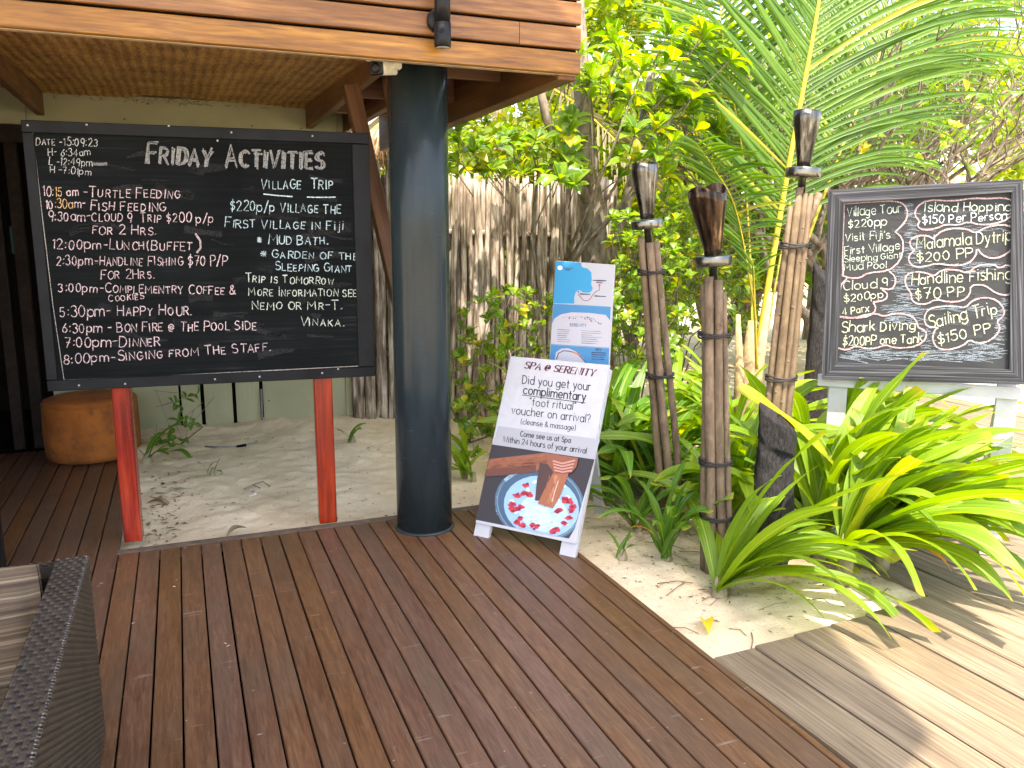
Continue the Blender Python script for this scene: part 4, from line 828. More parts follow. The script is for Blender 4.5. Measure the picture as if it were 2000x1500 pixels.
for k_ in range(7): PM.ribbon([(1089, 643.5+3.9*k_), (1100, 644+3.9*k_), (1104+12*pr.random(), 644.4+3.9*k_)], 1.2, (0.2, 0.2, 0.24), 3, jw=0.5); PM.ribbon([(1136, 646+4*k_), (1150, 646.6+4*k_), (1155+22*pr.random(), 647.3+4*k_)], 1.2, (0.2, 0.2, 0.24), 3, jw=0.5)
PM.ribbon([(1098, 620), (1115, 618), (1140, 619), (1160, 622)], 1.2, (0.4, 0.35, 0.35), 3); PM.ribbon([(1100, 625), (1120, 627), (1150, 629)], 0.9, (0.45, 0.4, 0.4), 3)
for k_ in range(22): x = 1110+pr.random()*72; PM.poly(ell(x, 619+max(0, x-1150)*0.5+pr.random()*6, 1.4, 1.2, 0, 6), pr.choice([(0.3, 0.05, 0.06), (0.05, 0.25, 0.2), (0.1, 0.1, 0.15)]), 4)
PM.poly([(1076, 673.5), (1190, 680.5), (1187, 758), (1070, 752)], B2, 1)
PM.poly([(1084, 700), (1086, 688), (1096, 681), (1110, 680), (1124, 686), (1138, 698), (1146, 712), (1150, 740), (1084, 736)], (0.45, 0.45, 0.50), 2)
PM.ribbon([(1087, 702), (1091, 690), (1101, 685), (1112, 686), (1124, 689), (1134, 696), (1144, 708)], 1.8, (0.05, 0.04, 0.05), 3); PM.ribbon([(1121, 688), (1132, 693)], 3, (0.7, 0.15, 0.05), 4)
PM.text("KEY", (1164, 685), (1175, 685.6), 4.5, DB, 1.1, lay=3)
for k_ in range(4): PM.ribbon([(1156, 688.5+4.2*k_), (1168, 689+4.2*k_), (1178+5*pr.random(), 689.7+4.2*k_)], 1.6, DB, 3, jw=0.5)
PM.build('printed_map', m_print, mp_)
# ------------------------------------------------------------------ excursions chalkboard on a white stand (right)
az = R(-44); ed = -np.array([math.sin(az), math.cos(az), 0]); eh = np.array([-ed[1], ed[0], 0]); eh = eh if eh[1] > 0 else -eh
EA = at(1935, 1088, (0, 0, 1), 0); EK = float(eh@EA); er = Matrix.Rotation(-math.atan2(ed[1], ed[0]), 4, 'Z')
ez_ = math.atan2(ed[1], ed[0])
stand = empty('white_stand', (EA[0], EA[1], -0.012), ez_, 'white painted timber stand holding up the excursions chalkboard', 'stand')
bar('cross_rail', (-0.855, 0.028, 0.795), (0.05, 0.052, 0.855), m_white, stand, 0.003)
bar('cross_rail', (-0.855, 0.053, 0.66), (0.05, 0.075, 0.74), m_white, stand, 0.003) if False else None
o = bar('leg', (-0.045, 0.054, 0.0), (0.045, 0.10, 0.95), m_white, stand); o = bar('leg', (-0.80, 0.054, 0.0), (-0.71, 0.10, 0.95), m_white, stand)
MB().obox((0, 0.11, 0.9), (0, 0.62, 0.0), 0.06, 0.03, (0, 1, 0)).build('rear_leg', m_white, stand); MB().obox((-0.75, 0.11, 0.9), (-0.75, 0.62, 0.0), 0.06, 0.03, (0, 1, 0)).build('rear_leg', m_white, stand)
MB().obox((-0.95, 0.60, 0.16), (0.05, 0.60, 0.16), 0.02, 0.10, (0, 0, 1)).build('foot_rail', m_white, stand)
def el(px, py, off=0.0):
    p = at(px, py, eh, EK+off)-EA; return float(p@ed), float(p[2])
def mk_greyframe():
    m, nt, p = mat('grey grooved timber'); v = coords(nt, (130, 1.5, 130)); n = noise(nt, v, 1, 4)
    L(nt, ramp(nt, n, [(0.36, (0.008, 0.009, 0.011)), (0.5, (0.030, 0.033, 0.039)), (0.66, (0.11, 0.115, 0.13))]), p.inputs['Base Color']); p.inputs['Roughness'].default_value = 0.8; bump(nt, p, n, 0.8, 0.006); return m
m_gf = mk_greyframe()
crn = [(1618, 371), (1998, 350), (2006, 752), (1605, 741)]; inn = [(1649, 397), (1976, 375), (1972, 722), (1636, 709)]
cb = empty('excursions_chalkboard', EA, ez_, 'grey framed chalkboard of tour prices in pink chalk bubbles above the bright plants', 'chalkboard')
O4 = [el(*p, -0.022) for p in crn]; I4 = [el(*p, -0.022) for p in inn]
for i in range(4):
    j = (i+1) % 4; qd = [O4[i], O4[j], I4[j], I4[i]]; b = MB()
    cx, cz = sum(p[0] for p in qd)/4, sum(p[1] for p in qd)/4; d = Vector((qd[1][0]-qd[0][0], 0, qd[1][1]-qd[0][1])).normalized(); nz_ = Vector((0, -1, 0)); xa_ = d.cross(nz_)
    fw = [(xa_.dot(Vector((p[0]-cx, 0, p[1]-cz))), d.dot(Vector((p[0]-cx, 0, p[1]-cz)))) for p in qd]
    vs_ = [(a, b2, 0.0) for a, b2 in fw]+[(a, b2, -0.034) for a, b2 in fw]
    fs = [(0, 1, 2, 3), (7, 6, 5, 4), (0, 4, 5, 1), (1, 5, 6, 2), (2, 6, 7, 3), (3, 7, 4, 0)]
    o = b.add(vs_, fs).build('frame_rail', m_gf, cb, (cx, -0.022, cz)); o.rotation_euler = Matrix((xa_, d, nz_)).transposed().to_euler()
I4b = [el(*p, 0.0) for p in inn]; pad = 0.02
vs_ = [(p[0], y_, p[1]) for y_ in (0.001, 0.012) for p in [(I4[0][0]-pad, I4[0][1]+pad), (I4[1][0]+pad, I4[1][1]+pad), (I4[2][0]+pad, I4[2][1]-pad), (I4[3][0]-pad, I4[3][1]-pad)]]
def mk_dusty():
    m, nt, p = mat('dusty chalkboard'); v = coords(nt, rnd=False); a = noise(nt, v, 6, 5)
    L(nt, ramp(nt, a, [(0.3, (0.014, 0.016, 0.018)), (0.7, (0.034, 0.038, 0.040))]), p.inputs['Base Color']); p.inputs['Roughness'].default_value = 0.7; return m
MB().add(vs_, [(0, 1, 2, 3), (7, 6, 5, 4), (0, 4, 5, 1), (1, 5, 6, 2), (2, 6, 7, 3), (3, 7, 4, 0)]).build('writing_panel', mk_dusty(), cb)
PE = Print(eh, EK, EA, ez_); PNK = (0.56, 0.40, 0.40); YW = (0.56, 0.60, 0.42); PG = (0.50, 0.60, 0.50); PBL = (0.58, 0.68, 0.72)
def sm(pts, it_=2):
    for _ in range(it_):
        o_ = [pts[0]]
        for a, b_ in zip(pts, pts[1:]): o_ += [(a[0]*.75+b_[0]*.25, a[1]*.75+b_[1]*.25), (a[0]*.25+b_[0]*.75, a[1]*.25+b_[1]*.75)]
        pts = o_+[pts[-1]]
    return pts
def cr(L5, oy_): return [(1600+x/5, oy_+y/5) for x, y in L5]
cl1 = [cr([(245, 290), (500, 270), (740, 262), (830, 290), (870, 380), (840, 470), (745, 565)], 340), cr([(745, 565), (810, 620), (825, 720), (790, 850), (680, 945), (470, 965), (400, 1015), (290, 1015), (220, 985)], 340), cr([(235, 1000), (225, 700), (245, 290)], 340),
 cr([(680, 945), (745, 1000), (745, 1080), (700, 1130), (600, 1115)], 340), cr([(620, 1130), (670, 1170), (650, 1230), (530, 1250)], 340), cr([(530, 1255), (560, 1320), (500, 1385), (350, 1410), (195, 1390)], 340), cr([(195, 1390), (195, 1100), (270, 1020)], 340),
 cr([(195, 295), (330, 310), (480, 265), (570, 265), (630, 290), (730, 260), (850, 265), (940, 310), (970, 400)], 560), cr([(970, 400), (1040, 430), (1050, 500), (960, 580), (800, 600), (720, 590), (640, 565), (560, 600), (450, 605), (360, 575), (270, 620), (190, 600)], 560), cr([(185, 290), (178, 600)], 560),
 cr([(980, 460), (930, 400), (950, 320), (1060, 250), (1300, 265), (1500, 235), (1650, 240), (1800, 230), (1890, 260), (1910, 350), (1850, 440), (1700, 490), (1560, 495), (1460, 465), (1350, 500), (1230, 490), (1150, 530), (1020, 550), (955, 510), (980, 460)], 340),
 cr([(1120, 620), (1200, 550), (1340, 525), (1450, 540), (1530, 580), (1620, 520), (1780, 490), (1900, 520), (1920, 620), (1880, 740), (1780, 810), (1680, 825), (1590, 790), (1540, 715), (1530, 800), (1450, 880), (1300, 895), (1140, 870), (1050, 900), (930, 910), (870, 850), (880, 790), (930, 745)], 340),
 cr([(930, 745), (885, 700), (890, 640), (960, 600), (1060, 600), (1120, 635)], 340),
 cr([(900, 1170), (835, 1070), (850, 980), (940, 950), (1050, 965), (1120, 1000), (1200, 930), (1350, 935), (1450, 970), (1540, 890), (1700, 880), (1760, 920), (1840, 880), (1900, 930), (1910, 1030), (1900, 1140), (1830, 1190), (1720, 1160), (1640, 1100), (1590, 1080), (1480, 1085), (1470, 1180), (1400, 1240), (1260, 1250), (1140, 1220), (1050, 1270), (960, 1270), (900, 1230), (900, 1170)], 340),
 cr([(1160, 400), (1050, 390), (1020, 310), (1060, 220), (1180, 190), (1330, 190), (1430, 205), (1500, 130), (1620, 100), (1740, 130), (1810, 220), (1800, 290), (1730, 335), (1770, 400), (1730, 480), (1620, 550), (1530, 550), (1470, 515), (1400, 580), (1250, 620), (1150, 600), (1105, 520), (1120, 430), (1160, 400)], 560)]
for c in cl1: PE.ribbon(sm(c, 1), 3.0, PNK, 3, jw=0.15)
T2 = [("Village Tour", (1655, 423), (1760, 415), 18, PG, 2.0), ("$220pp", (1657, 446), (1731, 440), 15, PG, 2.4), ("Visit Fiji's", (1651, 471), (1738, 465), 15, PG, 2.0), ("First Village", (1650, 498), (1757, 487), 15, PG, 1.9), ("Sleeping Giant", (1649, 513), (1760, 503), 12, PG, 1.7), ("Mud Pool", (1649, 529), (1731, 523), 14, PG, 2.0),
 ("Cloud 9", (1648, 568), (1735, 559), 17, YW, 2.3), ("$200pp", (1649, 591), (1725, 580), 14, YW, 2.4), ("4 Parx", (1646, 616), (1697, 608), 14, YW, 2.2), ("Shark Diving", (1643, 649), (1787, 643), 19, YW, 2.8), ("$200PP one Tank", (1646, 675), (1801, 669), 17, YW, 2.6),
 ("Island Hopping", (1805, 414), (1974, 412), 18, PG, 2.5), ("$150 Per Person", (1801, 437), (1966, 429), 16, PBL, 2.7), ("Malamala Dytrip", (1790, 487), (1975, 470), 22, YW, 2.6), ("$200 PP", (1790, 512), (1900, 502), 18, YW, 2.6),
 ("Handline Fishing", (1780, 557), (1976, 544), 22, YW, 2.6), ("$70 PP", (1788, 586), (1884, 577), 20, YW, 2.7), ("Sailing Trip", (1815, 640), (1948, 612), 23, YW, 2.9), ("$150 PP", (1832, 673), (1936, 648), 20, YW, 2.8)]
for t, a, b_, h, c, wd in T2: PE.text(t, a, b_, h, c, wd*0.74, jit=0.26, jw=0.3, slant=0.08, lay=4)
hr_ = random.Random(5)
def hatch(x0, x1, y0, y1, n_, ln, w0=2.2):
    for _ in range(int(n_*1.5)):
        x = hr_.uniform(x0, x1) if _ else x0; y = hr_.uniform(y0, y1); l = hr_.uniform(.5, 1.2)*ln; t = hr_.uniform(-0.22, 0.22); g_ = hr_.uniform(0.7, 1)
        PE.ribbon([(x, y), (x+l/2, y+t*l*0.5+hr_.uniform(-1, 1)), (x+l, y+t*l)], 0.62*w0*hr_.uniform(0.5, 1.2), (0.27*g_, 0.33*g_, 0.38*g_), 1, jw=0.4)
hatch(1640, 1930, 686, 704, 70, 40, 2.2); hatch(1766, 1780, 395, 450, 22, 16, 1.5); hatch(1762, 1785, 455, 520, 30, 18, 1.7); hatch(1740, 1772, 520, 610, 44, 22, 1.8); hatch(1720, 1780, 596, 632, 38, 30, 1.8); hatch(1938, 1952, 600, 690, 32, 18, 1.8); hatch(1890, 1935, 670, 686, 18, 22, 1.8); hatch(1780, 1940, 514, 526, 20, 28, 1.4); hatch(1880, 1950, 518, 536, 14, 18, 1.3); hatch(1800, 1905, 600, 606, 14, 24, 1.6); hatch(1795, 1815, 640, 680, 22, 12, 1.6); hatch(1800, 1960, 446, 449, 12, 25, 1.2); hatch(1968, 1974, 400, 440, 12, 6, 1.2); hatch(1950, 1962, 580, 615, 14, 12, 1.5)
for _ in range(60):
    x, y = hr_.uniform(1655, 1930), hr_.uniform(405, 695); l = hr_.uniform(12, 50); t = hr_.uniform(-0.3, 0.3); g_ = hr_.uniform(0.04, 0.07)
    if x+l < 1965: PE.ribbon([(x, y), (x+l*0.5, y+t*l*0.4), (x+l, y+t*l*0.6)], hr_.uniform(3, 11), (g_, g_*1.05, g_*1.08), 0.5, jw=0.6)
PE.build('chalk_writing', m_chalk, cb)
# ------------------------------------------------------------------ carved statues
m_lava = None
def mk_lava():
    m, nt, p = mat('charred fibrous wood'); v = coords(nt, (1, 1, 0.28)); n = noise(nt, v, 90, 5, 0.7)
    L(nt, ramp(nt, n, [(0.4, (0.007, 0.006, 0.006)), (0.7, (0.045, 0.040, 0.038))]), p.inputs['Base Color']); p.inputs['Roughness'].default_value = 0.85; bump(nt, p, n, 1.0, 0.02); return m
m_lava = mk_lava()
def statue(x, y, h, r, face, label, rough_=1.0):
    s = empty('carved_post', (x, y, -0.03), face, label, 'carving'); nz_, na = 60, 48; V = []
    for i in range(nz_+1):
        t = i/nz_; z = t*h
        for k in range(na):
            a = 2*PI*k/na; ca, sa = math.cos(a), math.sin(a); rr = r*(1.0+0.10*math.sin(t*5+0.5)-0.12*(1-t))
            # face points to -Y local; brow / eye socket / nose wedge
            f = max(0.0, -sa)**0.8 if sa < 0 else 0.0; ff = 0.0; u_ = ca
            def gr(c0, w0): d_ = abs(t-c0)/w0; return (1-d_) if d_ < 1 else 0.0
            sl = 1/(1+math.exp(-(u_+0.15)*14)); sr = 1/(1+math.exp((u_-0.8)*14))
            ff -= 0.34*gr(0.775, 0.022)*sl*sr; ff -= 0.20*sl*sr*min(1, max(0, (0.775-t)/0.01))*min(1, max(0, (t-0.66)/0.10))
            ff -= 0.16*gr(0.80-0.10*(u_+0.9), 0.05)*(1-sl); ff -= 0.13*min(1, max(0, (0.775-t)/0.03))*min(1, max(0, (t-0.5)/0.1))*max(0, 1-abs(u_-0.5)*2)
            ff -= 0.10*gr(0.62, 0.08)*max(0, 1-abs(u_+0.5)*2.5)
            rr *= 1+f*ff; e_ = max(0.0, (t-0.94)/0.06); shr = 1.0 if t < 0.985 else 0.04; rr *= shr*0.93*(ca**4+sa**4)**-0.25 if t < 0.985 else 0.04; rr *= (1-0.05*max(0, (t-0.95)/0.05)**2)
            rr *= 1+0.035*math.sin(a*5+t*9)+0.03*math.sin(a*9-t*23)+0.02*math.sin(a*17+t*41)
            tp = 1.0-0.085*(ca*(1 if t < 0.985 else 0.04)+0.6)-0.03*math.sin(a*3+1)*0.5; zz = z*(tp if t > 0.85 else 1-(1-tp)*max(0, (t-0.4)/0.45))
            V.append((rr*ca*1.05, rr*sa*0.9, zz))
    Qs = [(i*na+k, i*na+(k+1) % na, (i+1)*na+(k+1) % na, (i+1)*na+k) for i in range(nz_) for k in range(na)]
    link('body', fastmesh('body', V, Qs, m_lava), s); return s
sp_ = atZ(1512, 1092); statue(sp_[0]+0.02, sp_[1]+0.06, atY(1500, 805, sp_[1])[2]+0.03, 0.098, R(-38), 'dark carved tiki post with a sloping top half hidden by strap leaves')
sb = atY(1612, 560, 4.6); s2 = statue(sb[0]+0.02, 4.6, atY(1605, 515, 4.6)[2], 0.115, R(-38), 'dark carved figure mostly hidden behind the left frame of the price chalkboard')
# ------------------------------------------------------------------ torches
m_cup = None
def mk_cup(nm, C):
    m, nt, p = mat(nm); v = coords(nt, (38, 38, 1.6)); n = noise(nt, v, 1, 4); v2 = coords(nt, (9, 9, 5)); c = noise(nt, v2, 1, 4)
    f = math_(nt, 'ADD', math_(nt, 'MULTIPLY', n, .6), math_(nt, 'MULTIPLY', c, .4))
    L(nt, ramp(nt, f, [(0.36, C[0]), (0.5, C[1]), (0.66, C[2])]), p.inputs['Base Color']); p.inputs['Metallic'].default_value = 0.85
    p.inputs['Roughness'].default_value = 0.26; return m
m_cup = mk_cup('dark streaked steel', ((0.008, 0.008, 0.008), (0.05, 0.048, 0.042), (0.30, 0.30, 0.27))); m_rust = mk_cup('scorched rusty steel', ((0.009, 0.007, 0.006), (0.070, 0.046, 0.028), (0.42, 0.31, 0.19))); m_disk = simple('dull galvanised steel', (0.17, 0.17, 0.15), 0.25, metal=0.95, nz=0.3, scale=14, bmp=0.05); m_wire = simple('black tie wire', (0.02, 0.017, 0.015), 0.6)
def torch(base, top, cup_tilt, cup_h, r0, r1, label, poles, bands, wavy, stray=False):
    """base/top: world points of the bundle axis; disk at top"""
    base = np.array(base, float); top = np.array(top, float); t = empty('garden_torch', (base[0], base[1], 0), 0, label, 'torch', 'stick bundle torches in the garden'); o0 = np.array([base[0], base[1], 0])
    ax = (top-base); ln = np.linalg.norm(ax); ax /= ln; ptop = ln-0.075
    for k, (ang, rr, off, hgt) in enumerate(poles):
        pts = []; rad = []; bend = [random.uniform(-.006, .006) for _ in range(2)]
        for i in range(9):
            f = i/8; s = 1.2-0.3*f
            c = base+ax*(ptop*hgt*f)+(np.array([0.79, -0.61, 0])*ang+np.array([-0.61, -0.79, 0])*off)*s+np.array([bend[0]*math.sin(f*7+k), bend[1]*math.cos(f*5+k), 0])-o0
            if i == 0: c[2] = -0.08
            pts.append(c); rad.append(rr*(1.1-0.2*f)*(1+random.uniform(-.06, .06)))
        b = MB().tube(pts, rad, 12, wob=0.04)
        for _ in range(7):
            i = random.randrange(1, 8); fr_ = random.random(); c = pts[i]*(1-fr_)+pts[min(8, i+1)]*fr_; an = random.uniform(-2.9, -0.4); dd = np.array([math.cos(an), math.sin(an), 0.25]); b.tube([c+dd*rad[i]*0.7, c+dd*(rad[i]+random.uniform(0.001, 0.004))], [0.008, 0.004], 7)
        # planks' material runs along local Y: build in a rotated frame
        me = b.mesh('stick', m_bark); Rm = Matrix.Rotation(R(-90), 4, 'X'); me.transform(Rm.inverted()); o = link('stick', me, t, None, (R(-90), 0, 0))
    for f in bands:
        c = base+ax*(ptop*f)-o0; b = MB()
        for q_ in range(3):
            cc = c+ax*0.009*q_; rA, rB = 0.070+0.010*(1-f), 0.052+0.006*(1-f); ring = [(cc[0]+0.79*rA*math.cos(2*PI*i/20)-0.61*rB*math.sin(2*PI*i/20), cc[1]-0.61*rA*math.cos(2*PI*i/20)-0.79*rB*math.sin(2*PI*i/20), cc[2]+0.006*math.sin(4*PI*i/20+q_)) for i in range(21)]
            b.tube(ring, 0.0045, 6, cap=False)
        b.build('wire_band', m_wire, t)
    rt = Vector((0, 0, 1)).rotation_difference(Vector(ax)).to_euler(); c = top-o0
    MB().lathe([(0.018, -0.12), (0.02, -0.03), (0.045, -0.022), (0.05, -0.018)], n=24, capb=True).build('socket', m_disk, t, c, rt)
    MB().lathe([(0.079, -0.026), (0.082, -0.022), (0.082, 0.014), (0.079, 0.018), (0.02, 0.016)], n=36).build('collar_disk', m_disk, t, c, rt)
    ct = Vector(ax)+Vector(cup_tilt); rc = Vector((0, 0, 1)).rotation_difference(ct.normalized()).to_euler()
    prof = [(r0, 0.0), (r0*1.03, 0.03), (r0+(r1-r0)*0.45, cup_h*0.45), (r1*0.97, cup_h*0.85), (r1, cup_h), (r1-0.004, cup_h), (r0*0.9, 0.03)]
    fn = lambda i, a: (wavy*math.sin(2*a+0.7) if i in (4, 5) else wavy*0.8*math.sin(2*a+0.7) if i == 3 else 0)
    MB().lathe(prof, n=40, fn=fn, capt=False).build('flame_cup', m_rust if wavy > 0.015 else m_cup, t, c+np.array([0, 0, 0.022]), rc)
    vh = MB()
    for a in (-2.1, -1.2): vh.lathe([(0.006, 0), (0.006, 0.004)], n=8)
    if stray:
        a, b_ = atY(1562, 470, base[1]+0.02)-o0, atY(1600, 378, base[1]+0.02)-o0; MB().tube([a, (a+b_)/2+np.array([0.004, 0, 0]), b_], [0.021, 0.02, 0.018], 10).build('stick', m_bark, t)
    return t
P5 = [(250, 0.022, 0.040, 1.0), (310, 0.021, 0.042, 0.985), (185, 0.023, 0.042, 1.0), (10, 0.019, 0.045, 0.97), (95, 0.022, 0.040, 1.0)]
bB = atZ(1400, 1096); tB = atY(1393, 507, bB[1]); torch(bB, tB, (-0.11, 0, 0), 0.285, 0.040, 0.084, 'shortest stick torch with rusty scalloped cup in front of the other two torches', [(-0.022, 0.023, 0.024, 1.0), (0.020, 0.020, 0.022, 0.99), (0.050, 0.014, 0.008, 0.95), (-0.046, 0.018, 0.0, 0.975), (0.005, 0.022, -0.025, 1.0)], (0.16, 0.36, 0.80), 0.022)
bA = atZ(1312, 1008); tA = atY(1264, 436, bA[1]); torch(bA, tA, (0.03, 0, 0), 0.275, 0.036, 0.070, 'left stick torch with dark steel cup leaning towards the map board', [(-0.040, 0.020, 0.016, 1.0), (0.004, 0.022, 0.024, 0.985), (0.048, 0.019, 0.008, 0.99), (-0.01, 0.020, -0.028, 1.0)], (0.52, 0.88), 0.008)
bC = atZ(1492, 1052); tC = atY(1569, 336, bC[1]); torch(bC, tC, (-0.05, 0, 0), 0.26, 0.032, 0.064, 'tallest stick torch rising in front of the palm frond behind the carved post', [(-0.012, 0.020, 0.026, 1.0), (0.020, 0.014, 0.026, 0.985), (0.046, 0.018, 0.010, 0.985), (-0.044, 0.018, 0.004, 0.95), (0.0, 0.021, -0.026, 1.0)], (0.47, 0.84), 0.004, True)
# ------------------------------------------------------------------ fence of rough poles
fx0, fx1 = atY(684, 600, 6.66)[0], atY(1200, 400, 6.5)[0]
fence = empty('pole_fence', ((fx0+fx1)/2, 6.6, 0), 0, 'fence of rough weathered upright poles running behind the steel column', 'fence')
def pole_mesh(h, r):
    b = MB(); pts = []; rad = []; ph = random.random()*6
    for i in range(11):
        f = i/10; pts.append((0.006*math.sin(f*6+ph)+0.006*math.sin(f*15+ph), 0.010*math.cos(f*5+ph), f*h)); rad.append(r*(1.1-0.14*f)*(1+random.uniform(-.10, .10)))
    rad[-1] *= random.choice([0.4, 0.75, 0.85]); b.tube(pts, rad, 9, wob=0.13); return b.mesh('pole', m_pole)
x = fx0; i = 0
while x < fx1:
    r_ = random.uniform(0.018, 0.029); x += r_*0.98
    h = 2.16-0.10*(x-fx0)/(fx1-fx0)+random.uniform(-0.05, 0.04)-(0.08 if random.random() < 0.15 else 0)
    (link('pole', pole_mesh(h-0.03, r_*0.95), fence, (x-(fx0+fx1)/2+r_*0.9, 0.20-0.16*(x-fx0)/(fx1-fx0), -0.04)) if True else None); link('pole', pole_mesh(h, r_), fence, (x-(fx0+fx1)/2, 0.06-0.16*(x-fx0)/(fx1-fx0)+random.uniform(-0.03, 0.03), -0.04), (random.uniform(-.015, .015), random.uniform(-.02, .02), random.random()*6)); x += r_*0.98+random.uniform(0, 0.004); i += 1
for z in (0.55, 1.55):
    MB().tube([(-(fx1-fx0)/2, 0.10, z+0.03), (0, 0.08, z), ((fx1-fx0)/2, 0.02, z-0.03)], [0.03, 0.032, 0.028], 9, wob=0.1).build('rail', m_pole, fence)
# ------------------------------------------------------------------ leaf toolkits
def strap_mesh(L_, W_, rise, bend, twist, m, n=16, cut=False, wave=0.0):
    """strap leaf growing from the origin towards +X, rising at angle `rise`, curving down by `bend` (radians)"""
    V = []; UV = []; x = z = 0.0; ang = rise; ds = L_/n
    for i in range(n+1):
        t = i/n; wv = W_*(min(1, 0.42+1.6*t) if t < 0.36 else 1.0)*(1 if (cut or t < 0.66) else max(0.02, 1-((t-0.66)/0.34)**2.0))
        V3 = Vector((x, 0, z)); up_ = Vector((-math.sin(ang), 0, math.cos(ang))); tw = twist*t; fold = 0.30-0.12*t
        for k, c in enumerate((-1, -0.5, 0, 0.5, 1)):
            side = Vector((0, math.cos(tw), 0))+up_*math.sin(tw); p = V3+side*(c*wv/2)+up_*(abs(c)*wv*fold*0.5+wave*math.sin(t*17+c*2)*abs(c)*W_)
            V.append(p); UV.append((0.5+c*0.5, t))
        x += math.cos(ang)*ds; z += math.sin(ang)*ds; ang -= bend/n*(0.4+1.3*t)
    Qs = [(i*5+k, (i+1)*5+k, (i+1)*5+k+1, i*5+k+1) for i in range(n) for k in range(4)]
    return fastmesh('leaf', V, Qs, m, UV)
LR = random.Random(11)
def mkset(m, n_, L0, L1, W0, W1, b0=0.5, b1=1.75):
    return [strap_mesh(LR.uniform(L0, L1), LR.uniform(W0, W1), R(LR.uniform(42, 82)), LR.uniform(b0, b1), LR.uniform(-0.9, 0.9), m, cut=LR.random() < 0.3, wave=LR.uniform(0, 0.12)) for _ in range(n_)]
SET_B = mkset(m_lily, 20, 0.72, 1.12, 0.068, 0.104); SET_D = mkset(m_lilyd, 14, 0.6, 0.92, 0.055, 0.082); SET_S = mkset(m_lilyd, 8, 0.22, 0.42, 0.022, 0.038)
SET_M = mkset(m_lily, 12, 0.6, 0.95, 0.065, 0.09); SET_Y = mkset(m_yel, 3, 0.35, 0.5, 0.03, 0.045, 1.8, 2.8)
m_sun = leafmat('fallen yellow leaf', (0.62, 0.48, 0.02), (0.70, 0.55, 0.04), trans=0.3, yfrac=0.0)
m_stem = simple('pale papery bulb neck', (0.26, 0.22, 0.13), 0.8, nz=0.4, scale=18, bmp=0.6)
def lily(x, y, sets, n_, label, bias=None, spread=PI, tilt=0.0, stem=0.10, group='strap leaved lilies around the torches', sc_=1.0, yl=0):
    z0 = float(sand_h(x, y)); z0 = z0 if z0 > -0.2 else 0
    p = empty('lily_plant', (x, y, z0), 0, label, 'plant', group)
    if stem: MB().tube([(0, 0, -0.05), (0.01, 0, stem*0.5), (0.015, 0.01, stem+0.04)], [0.035*sc_, 0.04*sc_, 0.022*sc_], 12, wob=0.08).build('stem', m_stem, p)
    for i in range(n_+yl):
        me = LR.choice(sets if i < n_ else SET_Y); a = (bias+LR.gauss(0, spread)) if bias is not None else LR.uniform(-PI, PI)
        k_ = sc_*LR.uniform(0.75, 1.1); o = link('leaf', me, p, (LR.uniform(-.02, .02), LR.uniform(-.02, .02), stem*LR.uniform(0.6, 1.0)), (LR.uniform(-.15, .15), tilt+LR.uniform(-0.2, 0.3), a)); o.scale = (k_, k_*LR.uniform(0.85, 1.1), k_)
    return p
f1 = atZ(1402, 1148); lily(f1[0], f1[1], SET_B, 34, 'bright strap leaved lily in front of the shortest torch beside the boardwalk corner', R(-18), 0.75, 0.12, 0.05, sc_=0.88, yl=0)
f2 = atZ(1645, 1128); lily(f2[0], f2[1], SET_B, 60, 'biggest sunlit lily with pale bulb neck and a curled orange leaf at the boardwalk edge', R(-25), 0.8, 0.05, 0.20, sc_=1.0, yl=1)
lily(2.86, 3.02, SET_B, 56, 'bright lily spreading in front of the white stand', R(-15), 1.0, 0.02, 0.20, sc_=0.98)
lily(3.02, 2.78, SET_B, 40, 'bright lily arching over the edge of the grey boardwalk', R(-10), 1.0, 0.0, 0.22, sc_=0.95)
lily(3.20, 3.30, SET_B, 40, 'bright lily close under the grey framed chalkboard', R(-35), 1.0, 0.0, 0.25, sc_=1.0)
lily(2.52, 3.40, SET_M, 14, 'bright lily squeezed between the shortest torch and the left torch', None, 1, 0, 0.08, sc_=0.7)
lily(2.36, 4.22, SET_D, 20, 'leafy lily poking out right beside the spa sign', R(10), 1.0, 0, 0.10)
lily(2.95, 4.45, SET_M, 22, 'bright lily at the foot of the coconut palm', None, 1, 0, 0.15)
lily(2.45, 4.75, SET_M, 20, 'fresh lily just behind the map board post', None, 1, 0, 0.12)
lily(3.30, 4.30, SET_M, 20, 'bright lily right of the coconut palm base', None, 1, 0, 0.15)
lily(2.82, 3.62, SET_M, 27, 'fresh green lily between the carved post and the tallest torch', None, 1, 0, 0.15)
lily(3.1, 3.95, SET_M, 24, 'yellow green lily behind the tallest torch', None, 1, 0, 0.15)
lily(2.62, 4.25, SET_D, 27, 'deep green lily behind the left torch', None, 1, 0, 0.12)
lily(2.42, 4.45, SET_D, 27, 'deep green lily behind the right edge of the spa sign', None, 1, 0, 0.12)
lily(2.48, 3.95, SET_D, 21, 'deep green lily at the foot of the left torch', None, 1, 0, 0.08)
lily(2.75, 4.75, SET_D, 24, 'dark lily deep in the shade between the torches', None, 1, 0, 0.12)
f3 = atZ(1243, 1028); lily(f3[0], f3[1], SET_D, 15, 'small dark lily by the right foot of the spa sign', None, 1, 0, 0.02, sc_=0.66, yl=1)
f4 = atZ(1300, 1085); lily(f4[0], f4[1], SET_D, 15, 'low lily with one yellow leaf left of the shortest torch', None, 1, 0, 0.02, sc_=0.66, yl=1)
f5 = atZ(1213, 1080); lily(f5[0], f5[1], SET_S, 5, 'tiny seedling on the sand right of the spa sign foot', None, 1, 0, 0.01, sc_=0.6)
f6 = atZ(1190, 975); lily(f6[0], f6[1], SET_D, 11, 'medium lily tight against the right side of the spa sign', R(25), 0.6, -0.1, 0.05, sc_=0.72, yl=1)
